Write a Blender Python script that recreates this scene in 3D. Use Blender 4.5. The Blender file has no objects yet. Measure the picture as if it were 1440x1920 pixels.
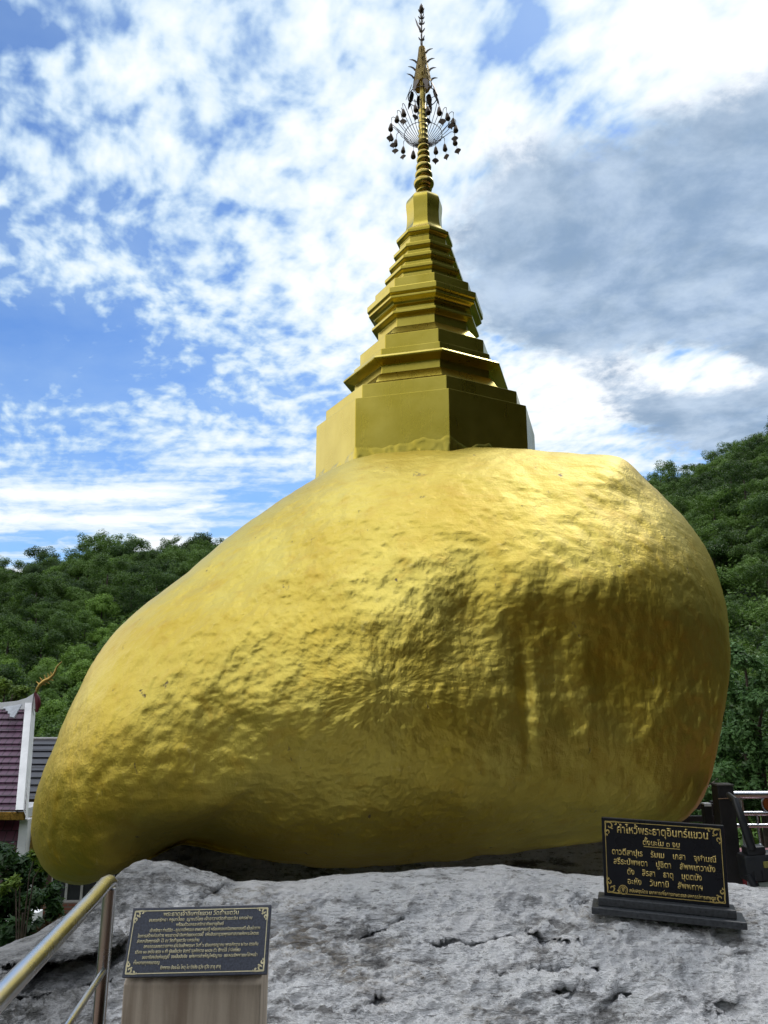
import bpy, bmesh, math, random
import numpy as np
from mathutils import Vector, Matrix

scene = bpy.context.scene
COL = scene.collection
R = math.radians
rng = np.random.default_rng(7)
random.seed(7)

# ------------------------------------------------------------------ camera
EYE = Vector((0.0, 0.0, 1.6))
PITCH = R(13.5)
FPX = 1442.0                       # focal length in photo pixels (1440 x 1920)
CP, SP = math.cos(PITCH), math.sin(PITCH)
cam_d = bpy.data.cameras.new("camera")
cam_d.sensor_fit = 'VERTICAL'
cam_d.sensor_height = 36.0
cam_d.lens = FPX / 1920.0 * 36.0
cam_d.clip_start = 0.05
cam_d.clip_end = 5000
cam = bpy.data.objects.new("camera", cam_d)
cam.location = EYE
cam.rotation_euler = (R(90) + PITCH, 0, 0)
COL.objects.link(cam)
scene.camera = cam
scene.view_settings.view_transform = 'Standard'
scene.view_settings.look = 'None'
scene.view_settings.exposure = 0.0
scene.view_settings.gamma = 1.0


def ray(px, py):
    a = (px - 720.0) / FPX
    b = (960.0 - py) / FPX
    return a, CP - b * SP, SP + b * CP


def pt(px, py, Y):
    """world point seen at a photo pixel, Y metres in front of the camera"""
    x, y, z = ray(px, py)
    s = Y / y
    return Vector((EYE.x + x * s, EYE.y + Y, EYE.z + z * s))


# ------------------------------------------------------------------ node helpers
class S:
    """a socket (or number) that can be used in arithmetic"""
    def __init__(self, nt, v):
        self.nt, self.v = nt, v

    def _m(self, op, *o, clamp=False):
        n = self.nt.nodes.new('ShaderNodeMath')
        n.operation = op
        n.use_clamp = clamp
        for i, a in enumerate((self,) + o):
            v = a.v if isinstance(a, S) else a
            if isinstance(v, (int, float)):
                n.inputs[i].default_value = v
            else:
                self.nt.links.new(v, n.inputs[i])
        return S(self.nt, n.outputs[0])
    def __add__(s, o): return s._m('ADD', o)
    def __radd__(s, o): return s._m('ADD', o)
    def __sub__(s, o): return s._m('SUBTRACT', o)
    def __rsub__(s, o): return S(s.nt, float(o))._m('SUBTRACT', s)
    def __mul__(s, o): return s._m('MULTIPLY', o)
    def __rmul__(s, o): return s._m('MULTIPLY', o)
    def __truediv__(s, o): return s._m('DIVIDE', o)
    def max(s, o): return s._m('MAXIMUM', o)
    def min(s, o): return s._m('MINIMUM', o)
    def exp(s): return s._m('EXPONENT')
    def pow(s, o): return s._m('POWER', o)
    def sqrt(s): return s._m('SQRT')
    def abs(s): return s._m('ABSOLUTE')
    def step(s, a, b):
        n = s.nt.nodes.new('ShaderNodeMapRange')
        n.interpolation_type = 'SMOOTHSTEP'
        n.inputs[1].default_value = a
        n.inputs[2].default_value = b
        s.nt.links.new(s.v, n.inputs[0])
        return S(s.nt, n.outputs[0])


def vec(nt, x, y, z):
    n = nt.nodes.new('ShaderNodeCombineXYZ')
    for i, a in enumerate((x, y, z)):
        v = a.v if isinstance(a, S) else a
        if isinstance(v, (int, float)):
            n.inputs[i].default_value = v
        else:
            nt.links.new(v, n.inputs[i])
    return n.outputs[0]


def mixc(nt, fac, a, b, mode='MIX'):
    n = nt.nodes.new('ShaderNodeMix')
    n.data_type = 'RGBA'
    n.blend_type = mode
    for idx, v in ((0, fac), (6, a), (7, b)):
        v = v.v if isinstance(v, S) else v
        if isinstance(v, (int, float)):
            n.inputs[idx].default_value = v
        elif isinstance(v, (tuple, list)):
            n.inputs[idx].default_value = (*v[:3], 1)
        else:
            nt.links.new(v, n.inputs[idx])
    return n.outputs[2]


def noise(nt, co, scale, detail=5, rough=0.55, dist=0.0):
    n = nt.nodes.new('ShaderNodeTexNoise')
    n.inputs['Scale'].default_value = scale
    n.inputs['Detail'].default_value = detail
    n.inputs['Roughness'].default_value = rough
    n.inputs['Distortion'].default_value = dist
    if co is not None:
        nt.links.new(co, n.inputs['Vector'])
    return S(nt, n.outputs['Fac'])


def mapped(nt, co, scale=(1, 1, 1), rot=(0, 0, 0)):
    n = nt.nodes.new('ShaderNodeMapping')
    n.inputs['Scale'].default_value = scale
    n.inputs['Rotation'].default_value = rot
    nt.links.new(co, n.inputs['Vector'])
    return n.outputs[0]


# ------------------------------------------------------------------ sky and sun
SUN_EL, SUN_AZ = R(52), R(42)      # azimuth to the right of the view
world = bpy.data.worlds.new("World")
scene.world = world
world.use_nodes = True
wt = world.node_tree
wt.nodes.clear()
w_out = wt.nodes.new('ShaderNodeOutputWorld')
w_bg = wt.nodes.new('ShaderNodeBackground')
wt.links.new(w_bg.outputs[0], w_out.inputs[0])
sky = wt.nodes.new('ShaderNodeTexSky')
sky.sky_type = 'NISHITA'
sky.sun_disc = False
sky.sun_elevation = SUN_EL
sky.sun_rotation = SUN_AZ
sky.air_density = 1.0
sky.dust_density = 0.3
sky.ozone_density = 2.0
w_bg.inputs['Strength'].default_value = 0.10
tc = wt.nodes.new('ShaderNodeTexCoord')
sep = wt.nodes.new('ShaderNodeSeparateXYZ')
wt.links.new(tc.outputs['Generated'], sep.inputs[0])
dx, dy, dz = (S(wt, sep.outputs[i]) for i in range(3))
den = dz.max(0.0) + 0.13
cx, cy = dx / den, dy / den                     # where the ray meets the cloud layer
fy = dy.max(0.05)
gu, gw = dx / fy, dz / fy                       # bearing and height of the ray
front = dy.step(0.05, 0.35)


def blob(px, py, sx, sy, ang=0.0):
    """soft round region of the sky around the direction of a photo pixel"""
    x, y, z = ray(px, py)
    u0, w0 = x / y, z / y
    x2, y2, z2 = ray(px, py - sy)
    su = sx / FPX / y
    sw = abs(z2 / y2 - w0)
    a, b = (gu - u0) * (1 / su), (gw - w0) * (1 / sw)
    if ang:
        ca, sa = math.cos(ang), math.sin(ang)
        a, b = a * ca + b * sa, b * ca - a * sa
    return (0 - (a * a + b * b)).exp() * front


wlow = noise(wt, vec(wt, cx, cy, 0.3), 1.1, 3)
wlow2 = noise(wt, vec(wt, cx, cy, 5.3), 1.3, 3)
qx, qy = cx + (wlow - 0.5) * 0.22, cy + (wlow2 - 0.5) * 0.22
big = noise(wt, vec(wt, qx, qy, 1.7), 2.3, 6, 0.55)
# ripples: small clumps in rows that run away to the upper left
ca_, sa_ = math.cos(R(28)), math.sin(R(28))
rx, ry = qx * ca_ + qy * sa_, qy * ca_ - qx * sa_
rip = noise(wt, vec(wt, rx * 1.0, ry * 0.60, 2.0), 20.0, 3, 0.5, 0.0)
rip2 = noise(wt, vec(wt, ry * 0.8, rx * 0.55, 6.0), 9.0, 3, 0.5, 0.0)
fine = noise(wt, vec(wt, qx, qy, 9.0), 26.0, 5, 0.6)
# thin level streaks near the horizon
strk = noise(wt, vec(wt, gu * 3.0 + big * 0.8, gw * 17.0, 4.0), 1.6, 6, 0.6)
low = 1 - gw.step(0.20, 0.42)

body = big * 0.33 + rip * 0.37 + rip2 * 0.18 + fine * 0.12
body = body + (strk - body) * (low * 0.85)
bias = (blob(700, 330, 260, 420) * 0.12 + blob(330, 150, 380, 240) * 0.07 + blob(100, 260, 250, 200) * 0.02
        + blob(520, 560, 240, 160) * 0.05 + blob(430, 880, 420, 110) * 0.045 + blob(60, 960, 300, 90) * 0.09
        + blob(1300, 60, 260, 170) * 0.20 + blob(1060, 760, 200, 110) * 0.16 + blob(980, 240, 70, 130, 0.5) * 0.18
        - blob(250, 690, 420, 75) * 0.045 - blob(80, 640, 260, 150) * 0.03 - blob(560, 755, 140, 50) * 0.07
        - blob(985, 95, 70, 150, -0.5) * 0.17 - blob(190, 400, 120, 60) * 0.06 - blob(60, 60, 130, 120) * 0.04)
bias = bias + blob(1340, 720, 260, 70) * 0.16 + (0 - dx).step(0.45, 0.75) * 0.22 - 0.012
cov = (body + bias).step(0.43, 0.57)
thick = (body + bias).step(0.48, 0.68)
cov = cov.max(((big - 0.3) * 0.9).max(0.0).min(0.35))
white = mixc(wt, thick, (5.6, 7.6, 9.6), (10.6, 11.0, 11.4))
# the grey rain cloud on the right, running on behind the right shoulder
edge = (big - 0.5) * 1.9 + (fine - 0.5) * 1.0 + (rip2 - 0.5) * 0.4
dk = (blob(1330, 420, 360, 260, 0.15) * 1.0 + blob(1000, 470, 150, 170) * 0.85 + blob(1130, 600, 190, 90) * 0.55 + blob(1400, 330, 200, 200) * 0.3 + blob(1300, 780, 190, 60, 0.1) * 1.3
      + blob(1160, 715, 130, 45) * 0.9)
side = dx.step(0.34, 0.54)
dark = (dk + side * 1.8 + edge * 0.75 - blob(1250, 20, 330, 130) * 0.7 - blob(1340, 705, 240, 48) * 1.0 - blob(1080, 735, 190, 70) * 0.7).step(0.30, 0.84)
dn = noise(wt, vec(wt, qx, qy, 3.3), 6.0, 7, 0.60)
grey = mixc(wt, dn.step(0.3, 0.72), (2.7, 3.9, 5.6), (5.6, 6.9, 8.6))
grey = mixc(wt, side * (0 - dy).step(-0.35, 0.05), grey, (0.5, 0.6, 0.8))
skyc = mixc(wt, 1.0, sky.outputs[0], (0.95, 1.28, 1.72), 'MULTIPLY')
# behind the camera: a duller, fuller cover
cov2 = cov.max((0 - dy).step(-0.1, 0.3) * 0.8)
dull = mixc(wt, (0 - dy).step(-0.2, 0.4), white, (8.4, 8.8, 9.3))
c1 = mixc(wt, cov2, skyc, dull)
c2 = mixc(wt, dark * 0.95, c1, grey)
c2 = mixc(wt, dz.step(0.74, 0.92) * (1 - dx.step(0.25, 0.5)), c2, (19.5, 20.0, 21.0))
c2 = mixc(wt, (0 - dx).step(0.52, 0.75) * dz.step(0.1, 0.3) * cov, c2, (15.5, 15.3, 14.8))
wt.links.new(c2, w_bg.inputs['Color'])

sun_d = bpy.data.lights.new("sun", 'SUN')
sun_d.energy = 0.8
sun_d.angle = R(12)
sun_d.color = (1.0, 0.95, 0.87)
sun = bpy.data.objects.new("sun", sun_d)
sdir = Vector((math.sin(SUN_AZ) * math.cos(SUN_EL), math.cos(SUN_AZ) * math.cos(SUN_EL), math.sin(SUN_EL)))
sun.rotation_euler = (-sdir).to_track_quat('-Z', 'Y').to_euler()
sun.location = sdir * 50
COL.objects.link(sun)


# ------------------------------------------------------------------ materials
def material(name):
    m = bpy.data.materials.new(name)
    m.use_nodes = True
    nt = m.node_tree
    b = nt.nodes['Principled BSDF']
    t = nt.nodes.new('ShaderNodeTexCoord')
    return m, nt, b, t.outputs['Object']


def setv(nt, b, key, v):
    v = v.v if isinstance(v, S) else v
    if isinstance(v, (int, float)):
        b.inputs[key].default_value = v
    elif isinstance(v, (tuple, list)):
        b.inputs[key].default_value = (*v[:3], 1)
    else:
        nt.links.new(v, b.inputs[key])


def bump(nt, b, h, strength=0.5, dist=0.02, prev=None):
    n = nt.nodes.new('ShaderNodeBump')
    n.inputs['Strength'].default_value = strength
    n.inputs['Distance'].default_value = dist
    nt.links.new(h.v if isinstance(h, S) else h, n.inputs['Height'])
    if prev is not None:
        nt.links.new(prev, n.inputs['Normal'])
    nt.links.new(n.outputs[0], b.inputs['Normal'])
    return n.outputs[0]


def simple(name, col, rough=0.5, metal=0.0, var=0.15, vscale=6.0, bs=0.0, bscale=40.0, spec=0.5):
    m, nt, b, co = material(name)
    f = noise(nt, co, vscale, 5)
    lo = tuple(c * (1 - var) for c in col)
    hi = tuple(min(1, c * (1 + var)) for c in col)
    setv(nt, b, 'Base Color', mixc(nt, f.step(0.3, 0.7), lo, hi))
    setv(nt, b, 'Roughness', (f - 0.5) * 0.3 + rough)
    setv(nt, b, 'Metallic', metal)
    b.inputs['Specular IOR Level'].default_value = spec
    if bs:
        bump(nt, b, noise(nt, co, bscale, 4), bs, 0.01)
    return m


def gold_rock_mat():
    m, nt, b, co = material('gold_paint_on_rock')
    n0 = noise(nt, co, 0.9, 4)
    n1 = noise(nt, co, 5.0, 6, 0.6, 0.6)
    n2 = noise(nt, mapped(nt, co, (1, 1, 0.45), (0, R(25), 0)), 20.0, 5, 0.6, 0.8)
    n3 = noise(nt, co, 75.0, 3, 0.6)
    streak = noise(nt, mapped(nt, co, (1, 1, 0.10)), 16.0, 4, 0.6)
    brush = noise(nt, mapped(nt, co, (0.22, 1, 1), (R(10), R(-35), 0)), 26.0, 4, 0.6)
    pit = noise(nt, mapped(nt, co, (1, 1, 0.6), (0, R(35), 0)), 7.5, 3, 0.5, 0.5)
    pits = pit.step(0.66, 0.72) * n2.step(0.53, 0.62)
    gold = mixc(nt, n0.step(0.3, 0.7), (0.56, 0.415, 0.045), (0.64, 0.53, 0.105))
    gold = mixc(nt, n1.step(0.5, 0.75) * 0.35, gold, (0.52, 0.31, 0.020))
    gold = mixc(nt, n2.step(0.60, 0.74) * 0.35, gold, (0.76, 0.66, 0.24))
    gold = mixc(nt, pits * 0.85, gold, (0.10, 0.06, 0.03))
    setv(nt, b, 'Base Color', gold)
    setv(nt, b, 'Metallic', 0.97 - pits * 0.7)
    setv(nt, b, 'Roughness', n1 * 0.16 + n2 * 0.10 + 0.40)
    b.inputs['Coat Weight'].default_value = 0.36
    b.inputs['Coat Roughness'].default_value = 0.45
    n4 = noise(nt, mapped(nt, co, (1, 1, 0.55), (0, R(-30), 0)), 42.0, 4, 0.62, 0.6)
    h = n1 * 0.45 + n2 * 0.40 + n4 * 0.24 + n3 * 0.07 + streak * 0.22 + brush * 0.26 - pits * 0.4
    bump(nt, b, h, 0.45, 0.042)
    return m


def stupa_mat(name, c1, c2, rough=0.34, k=1.0):
    m, nt, b, co = material(name)
    n0 = noise(nt, co, 2.2, 5)
    st = noise(nt, mapped(nt, co, (1, 1, 0.07)), 14.0, 5, 0.6)
    n1 = noise(nt, co, 34.0, 4, 0.6)
    c = mixc(nt, n0.step(0.3, 0.7), c1, c2)
    c = mixc(nt, st.step(0.62, 0.78) * 0.30, c, (0.34, 0.25, 0.05))
    setv(nt, b, 'Base Color', c)
    setv(nt, b, 'Metallic', 0.95)
    b.inputs['Coat Weight'].default_value = 0.25
    b.inputs['Coat Roughness'].default_value = 0.25
    setv(nt, b, 'Roughness', n0 * 0.12 + st * 0.10 + rough - 0.16)
    bump(nt, b, n0 * 0.5 + st * 0.12 + n1 * 0.10, 0.30 * k, 0.02)
    return m


def limestone_mat():
    m, nt, b, co = material('limestone')
    warp = noise(nt, co, 1.4, 4)
    dco = mapped(nt, co, (0.60, 1.15, 2.6), (0, R(-20), R(10)))
    n1 = noise(nt, dco, 1.9, 8, 0.62, 0.5)
    n2 = noise(nt, dco, 6.5, 8, 0.70, 0.35)
    n3 = noise(nt, dco, 21.0, 6, 0.70, 0.25)
    n5 = noise(nt, mapped(nt, co, (0.30, 1.1, 3.2), (0, R(-26), R(14))), 26.0, 5, 0.66, 0.3)
    n4 = noise(nt, co, 90.0, 3, 0.6)
    base = mixc(nt, n2.step(0.37, 0.50), (0.32, 0.32, 0.325), (0.86, 0.88, 0.91))
    base = mixc(nt, n1.step(0.47, 0.58) * 0.75, base, (0.88, 0.89, 0.915))
    base = mixc(nt, (1 - n1.step(0.36, 0.46)) * (1 - n2.step(0.44, 0.60)) * 0.85, base, (0.13, 0.13, 0.13))
    base = mixc(nt, n3.step(0.57, 0.66) * (1 - n1.step(0.50, 0.66) * 0.7) * 0.75, base, (0.15, 0.148, 0.145))
    base = mixc(nt, n5.step(0.58, 0.68) * (1 - n1.step(0.48, 0.66) * 0.6) * 0.8, base, (0.12, 0.12, 0.12))
    base = mixc(nt, warp.step(0.54, 0.68) * n3.step(0.42, 0.6) * 0.6, base, (0.30, 0.25, 0.18))
    # the lower left flank is darker, lichen-grown stone
    sp = nt.nodes.new('ShaderNodeSeparateXYZ')
    nt.links.new(co, sp.inputs[0])
    px_ = S(nt, sp.outputs[0])
    lich = (px_ + (n1 - 0.5) * 1.5).step(-0.85, -1.65)
    base = mixc(nt, lich * 0.80, base, mixc(nt, n2.step(0.38, 0.6), (0.050, 0.054, 0.052), (0.26, 0.265, 0.275)))
    setv(nt, b, 'Base Color', base)
    setv(nt, b, 'Roughness', n2 * 0.3 + 0.55)
    b.inputs['Specular IOR Level'].default_value = 0.35
    bump(nt, b, n1 * 0.5 + n2 * 0.7 + n3 * 0.7 + n5 * 0.35 + n4 * 0.12, 1.0, 0.075)
    return m


def foliage_mat(name, dark, light, trans=0.25):
    m, nt, b, co = material(name)
    geo = nt.nodes.new('ShaderNodeNewGeometry')
    oi = nt.nodes.new('ShaderNodeObjectInfo')
    ri = S(nt, geo.outputs['Random Per Island'])
    ro = S(nt, oi.outputs['Random'])
    n0 = noise(nt, co, 0.55, 3)
    f = ri * 0.40 + ro * 0.75 + n0 * 0.4 - 0.28
    c = mixc(nt, f.step(0.05, 0.95), dark, light)
    setv(nt, b, 'Base Color', c)
    b.inputs['Roughness'].default_value = 0.55
    b.inputs['Specular IOR Level'].default_value = 0.3
    tr = nt.nodes.new('ShaderNodeBsdfTranslucent')
    nt.links.new(mixc(nt, 0.5, c, (light[0] * 1.3, light[1] * 1.3, light[2])), tr.inputs[0])
    mx = nt.nodes.new('ShaderNodeMixShader')
    mx.inputs[0].default_value = trans
    nt.links.new(b.outputs[0], mx.inputs[1])
    nt.links.new(tr.outputs[0], mx.inputs[2])
    nt.links.new(mx.outputs[0], nt.nodes['Material Output'].inputs[0])
    return m


def tile_mat(name, c1, c2, mortar, sx, sy, axes='XZ', rough=0.45, offs=0.5, msize=0.02):
    m, nt, b, co = material(name)
    sp = nt.nodes.new('ShaderNodeSeparateXYZ')
    nt.links.new(co, sp.inputs[0])
    i = {'X': 0, 'Y': 1, 'Z': 2}
    v = vec(nt, S(nt, sp.outputs[i[axes[0]]]), S(nt, sp.outputs[i[axes[1]]]), 0.0)
    br = nt.nodes.new('ShaderNodeTexBrick')
    nt.links.new(v, br.inputs['Vector'])
    br.offset = offs
    br.inputs['Scale'].default_value = 1.0
    br.inputs['Brick Width'].default_value = sx
    br.inputs['Row Height'].default_value = sy
    br.inputs['Mortar Size'].default_value = msize
    br.inputs['Mortar Smooth'].default_value = 0.1
    br.inputs['Color1'].default_value = (*c1, 1)
    br.inputs['Color2'].default_value = (*c2, 1)
    br.inputs['Mortar'].default_value = (*mortar, 1)
    n = noise(nt, co, 2.0, 5)
    c = mixc(nt, n.step(0.35, 0.7) * 0.35, br.outputs['Color'], tuple(x * 0.5 for x in c1))
    setv(nt, b, 'Base Color', c)
    b.inputs['Roughness'].default_value = rough
    bump(nt, b, 1 - S(nt, br.outputs['Fac']), 0.6, 0.02)
    return m


def concrete_mat():
    m, nt, b, co = material('stained_concrete')
    st = noise(nt, mapped(nt, co, (1, 1, 0.10)), 7.5, 5, 0.6, 0.3)
    n = noise(nt, co, 3.0, 6, 0.6)
    n2 = noise(nt, co, 60.0, 4)
    c = mixc(nt, st.step(0.36, 0.66), (0.33, 0.26, 0.20), (0.66, 0.57, 0.465))
    c = mixc(nt, n.step(0.52, 0.72) * 0.5, c, (0.46, 0.40, 0.33))
    setv(nt, b, 'Base Color', c)
    b.inputs['Roughness'].default_value = 0.8
    bump(nt, b, n * 0.4 + n2 * 0.3, 0.4, 0.01)
    return m


M = dict(
    rockgold=gold_rock_mat(),
    stupa=stupa_mat('gold_paint_on_masonry', (0.46, 0.36, 0.035), (0.56, 0.45, 0.070)),
    spire=stupa_mat('gold_leaf_spire', (0.48, 0.36, 0.07), (0.60, 0.47, 0.12), 0.3, 0.5),
    bronze=simple('tarnished_bronze', (0.06, 0.045, 0.032), 0.45, 0.8),
    wire=simple('dark_wire', (0.05, 0.04, 0.035), 0.45, 0.7),
    brass=simple('perforated_brass', (0.30, 0.22, 0.07), 0.4, 0.9, 0.3, 30.0, 0.6, 60.0),
    tin=simple('grey_tin', (0.22, 0.20, 0.18), 0.4, 0.8),
    limestone=limestone_mat(),
    granite=simple('black_granite', (0.010, 0.012, 0.017), 0.30, 0.0, 0.10, 5.0, spec=0.3),
    granite2=simple('blue_black_granite', (0.042, 0.050, 0.075), 0.40, 0.0, 0.35, 120.0),
    plinth=simple('dark_grey_granite', (0.04, 0.045, 0.052), 0.32, 0.0, 0.3, 60.0),
    gilt=simple('gold_lettering', (0.60, 0.46, 0.16), 0.45, 0.35, 0.15, 40.0),
    gilt2=simple('pale_gold_lettering', (0.72, 0.66, 0.42), 0.5, 0.1, 0.12, 40.0),
    concrete=concrete_mat(),
    steel=simple('stainless_steel', (0.60, 0.615, 0.65), 0.27, 1.0, 0.06, 5.0),
    blackpaint=simple('black_post_paint', (0.010, 0.009, 0.009), 0.6, 0.0, 0.3, 8.0, 0.3, 25.0),
    blackplastic=simple('black_plastic', (0.014, 0.016, 0.020), 0.45),
    glass=simple('lamp_glass', (0.20, 0.24, 0.21), 0.12),
    sticker=simple('yellow_sticker', (0.22, 0.20, 0.05), 0.5),
    amber=simple('amber_disc', (0.28, 0.07, 0.015), 0.3),
    white=simple('white_plaster', (0.84, 0.85, 0.87), 0.6, 0.0, 0.10, 1.5),
    purple=tile_mat('purple_roof_tiles', (0.150, 0.070, 0.125), (0.115, 0.052, 0.095), (0.035, 0.018, 0.030), 0.26, 0.30),
    maroon=tile_mat('maroon_roof_tiles', (0.135, 0.028, 0.055), (0.095, 0.020, 0.040), (0.03, 0.010, 0.015), 0.30, 0.32),
    slate=tile_mat('grey_roof_sheets', (0.065, 0.070, 0.088), (0.055, 0.060, 0.075), (0.018, 0.018, 0.022), 40.0, 0.36),
    pink=tile_mat('pink_floor_tiles', (0.46, 0.20, 0.22), (0.40, 0.17, 0.19), (0.18, 0.08, 0.09), 0.20, 0.20, 'XY', 0.4, 0.0, 0.008),
    redstep=simple('dark_red_tile', (0.16, 0.018, 0.018), 0.4),
    fascia=simple('gilded_wood', (0.34, 0.19, 0.035), 0.45, 0.5, 0.5, 14.0, 0.5, 22.0),
    maroonp=simple('maroon_paint', (0.12, 0.015, 0.025), 0.45),
    goldp=simple('gold_ornament_paint', (0.50, 0.33, 0.09), 0.4, 0.7, 0.3, 20.0),
    brown=simple('brown_wall', (0.13, 0.080, 0.060), 0.7),
    pane=simple('window_glass', (0.030, 0.030, 0.034), 0.15),
    mullion=simple('grey_window_frame', (0.42, 0.41, 0.40), 0.6),
    brick=tile_mat('red_brick', (0.22, 0.075, 0.050), (0.19, 0.06, 0.04), (0.15, 0.11, 0.09), 0.25, 0.09),
    soil=simple('forest_undergrowth', (0.028, 0.052, 0.018), 0.9, 0.0, 0.5, 0.35, 0.8, 1.5),
    bark=simple('bark', (0.085, 0.065, 0.050), 0.85, 0.0, 0.4, 8.0, 0.6, 20.0),
    leaf_a=foliage_mat('forest_foliage', (0.018, 0.054, 0.010), (0.125, 0.225, 0.036)),
    leaf_b=foliage_mat('bright_foliage', (0.050, 0.120, 0.016), (0.220, 0.370, 0.060)),  # lighter greens; low on the left hill they carry its sunlit patches
    leaf_c=foliage_mat('bamboo_foliage', (0.026, 0.074, 0.014), (0.140, 0.245, 0.046)),
    leaf_d=foliage_mat('shrub_foliage', (0.016, 0.050, 0.012), (0.085, 0.180, 0.034)),
    leaf_e=foliage_mat('croton_foliage', (0.040, 0.030, 0.012), (0.180, 0.080, 0.025)),
    leaf_g=foliage_mat('dark_leafy_foliage', (0.010, 0.036, 0.012), (0.105, 0.215, 0.060)),
    leaf_f=foliage_mat('fresh_foliage', (0.060, 0.120, 0.015), (0.190, 0.280, 0.040)),
)


# ------------------------------------------------------------------ object helpers
def tag(o, label, cat, group=None, kind=None):
    if label: o['label'] = label
    if cat: o['category'] = cat
    if group: o['group'] = group
    if kind: o['kind'] = kind
    return o


def empty(name, loc=(0, 0, 0), mat=None):
    o = bpy.data.objects.new(name, None)
    o.empty_display_size = 0.2
    if mat is not None:
        o.matrix_world = mat
    else:
        o.location = loc
    COL.objects.link(o)
    return o


def mesh_obj(name, me, m, parent=None, loc=None, smooth=False):
    o = bpy.data.objects.new(name, me)
    if m is not None and not me.materials:
        me.materials.append(m)
    if smooth:
        me.polygons.foreach_set('use_smooth', np.ones(len(me.polygons), bool))
    if loc is not None:
        o.location = loc
    COL.objects.link(o)
    if parent is not None:
        o.parent = parent
    return o


def np_mesh(name, v, f):
    """mesh from an (n,3) array and an (m,4) quad array"""
    me = bpy.data.meshes.new(name)
    v = np.asarray(v, dtype=np.float32)
    f = np.asarray(f, dtype=np.int32)
    me.vertices.add(len(v))
    me.vertices.foreach_set('co', v.ravel())
    k = f.shape[1]
    me.loops.add(len(f) * k)
    me.loops.foreach_set('vertex_index', f.ravel())
    me.polygons.add(len(f))
    me.polygons.foreach_set('loop_start', np.arange(0, len(f) * k, k, dtype=np.int32))
    me.update(calc_edges=True)
    me.validate()
    return me


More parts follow.
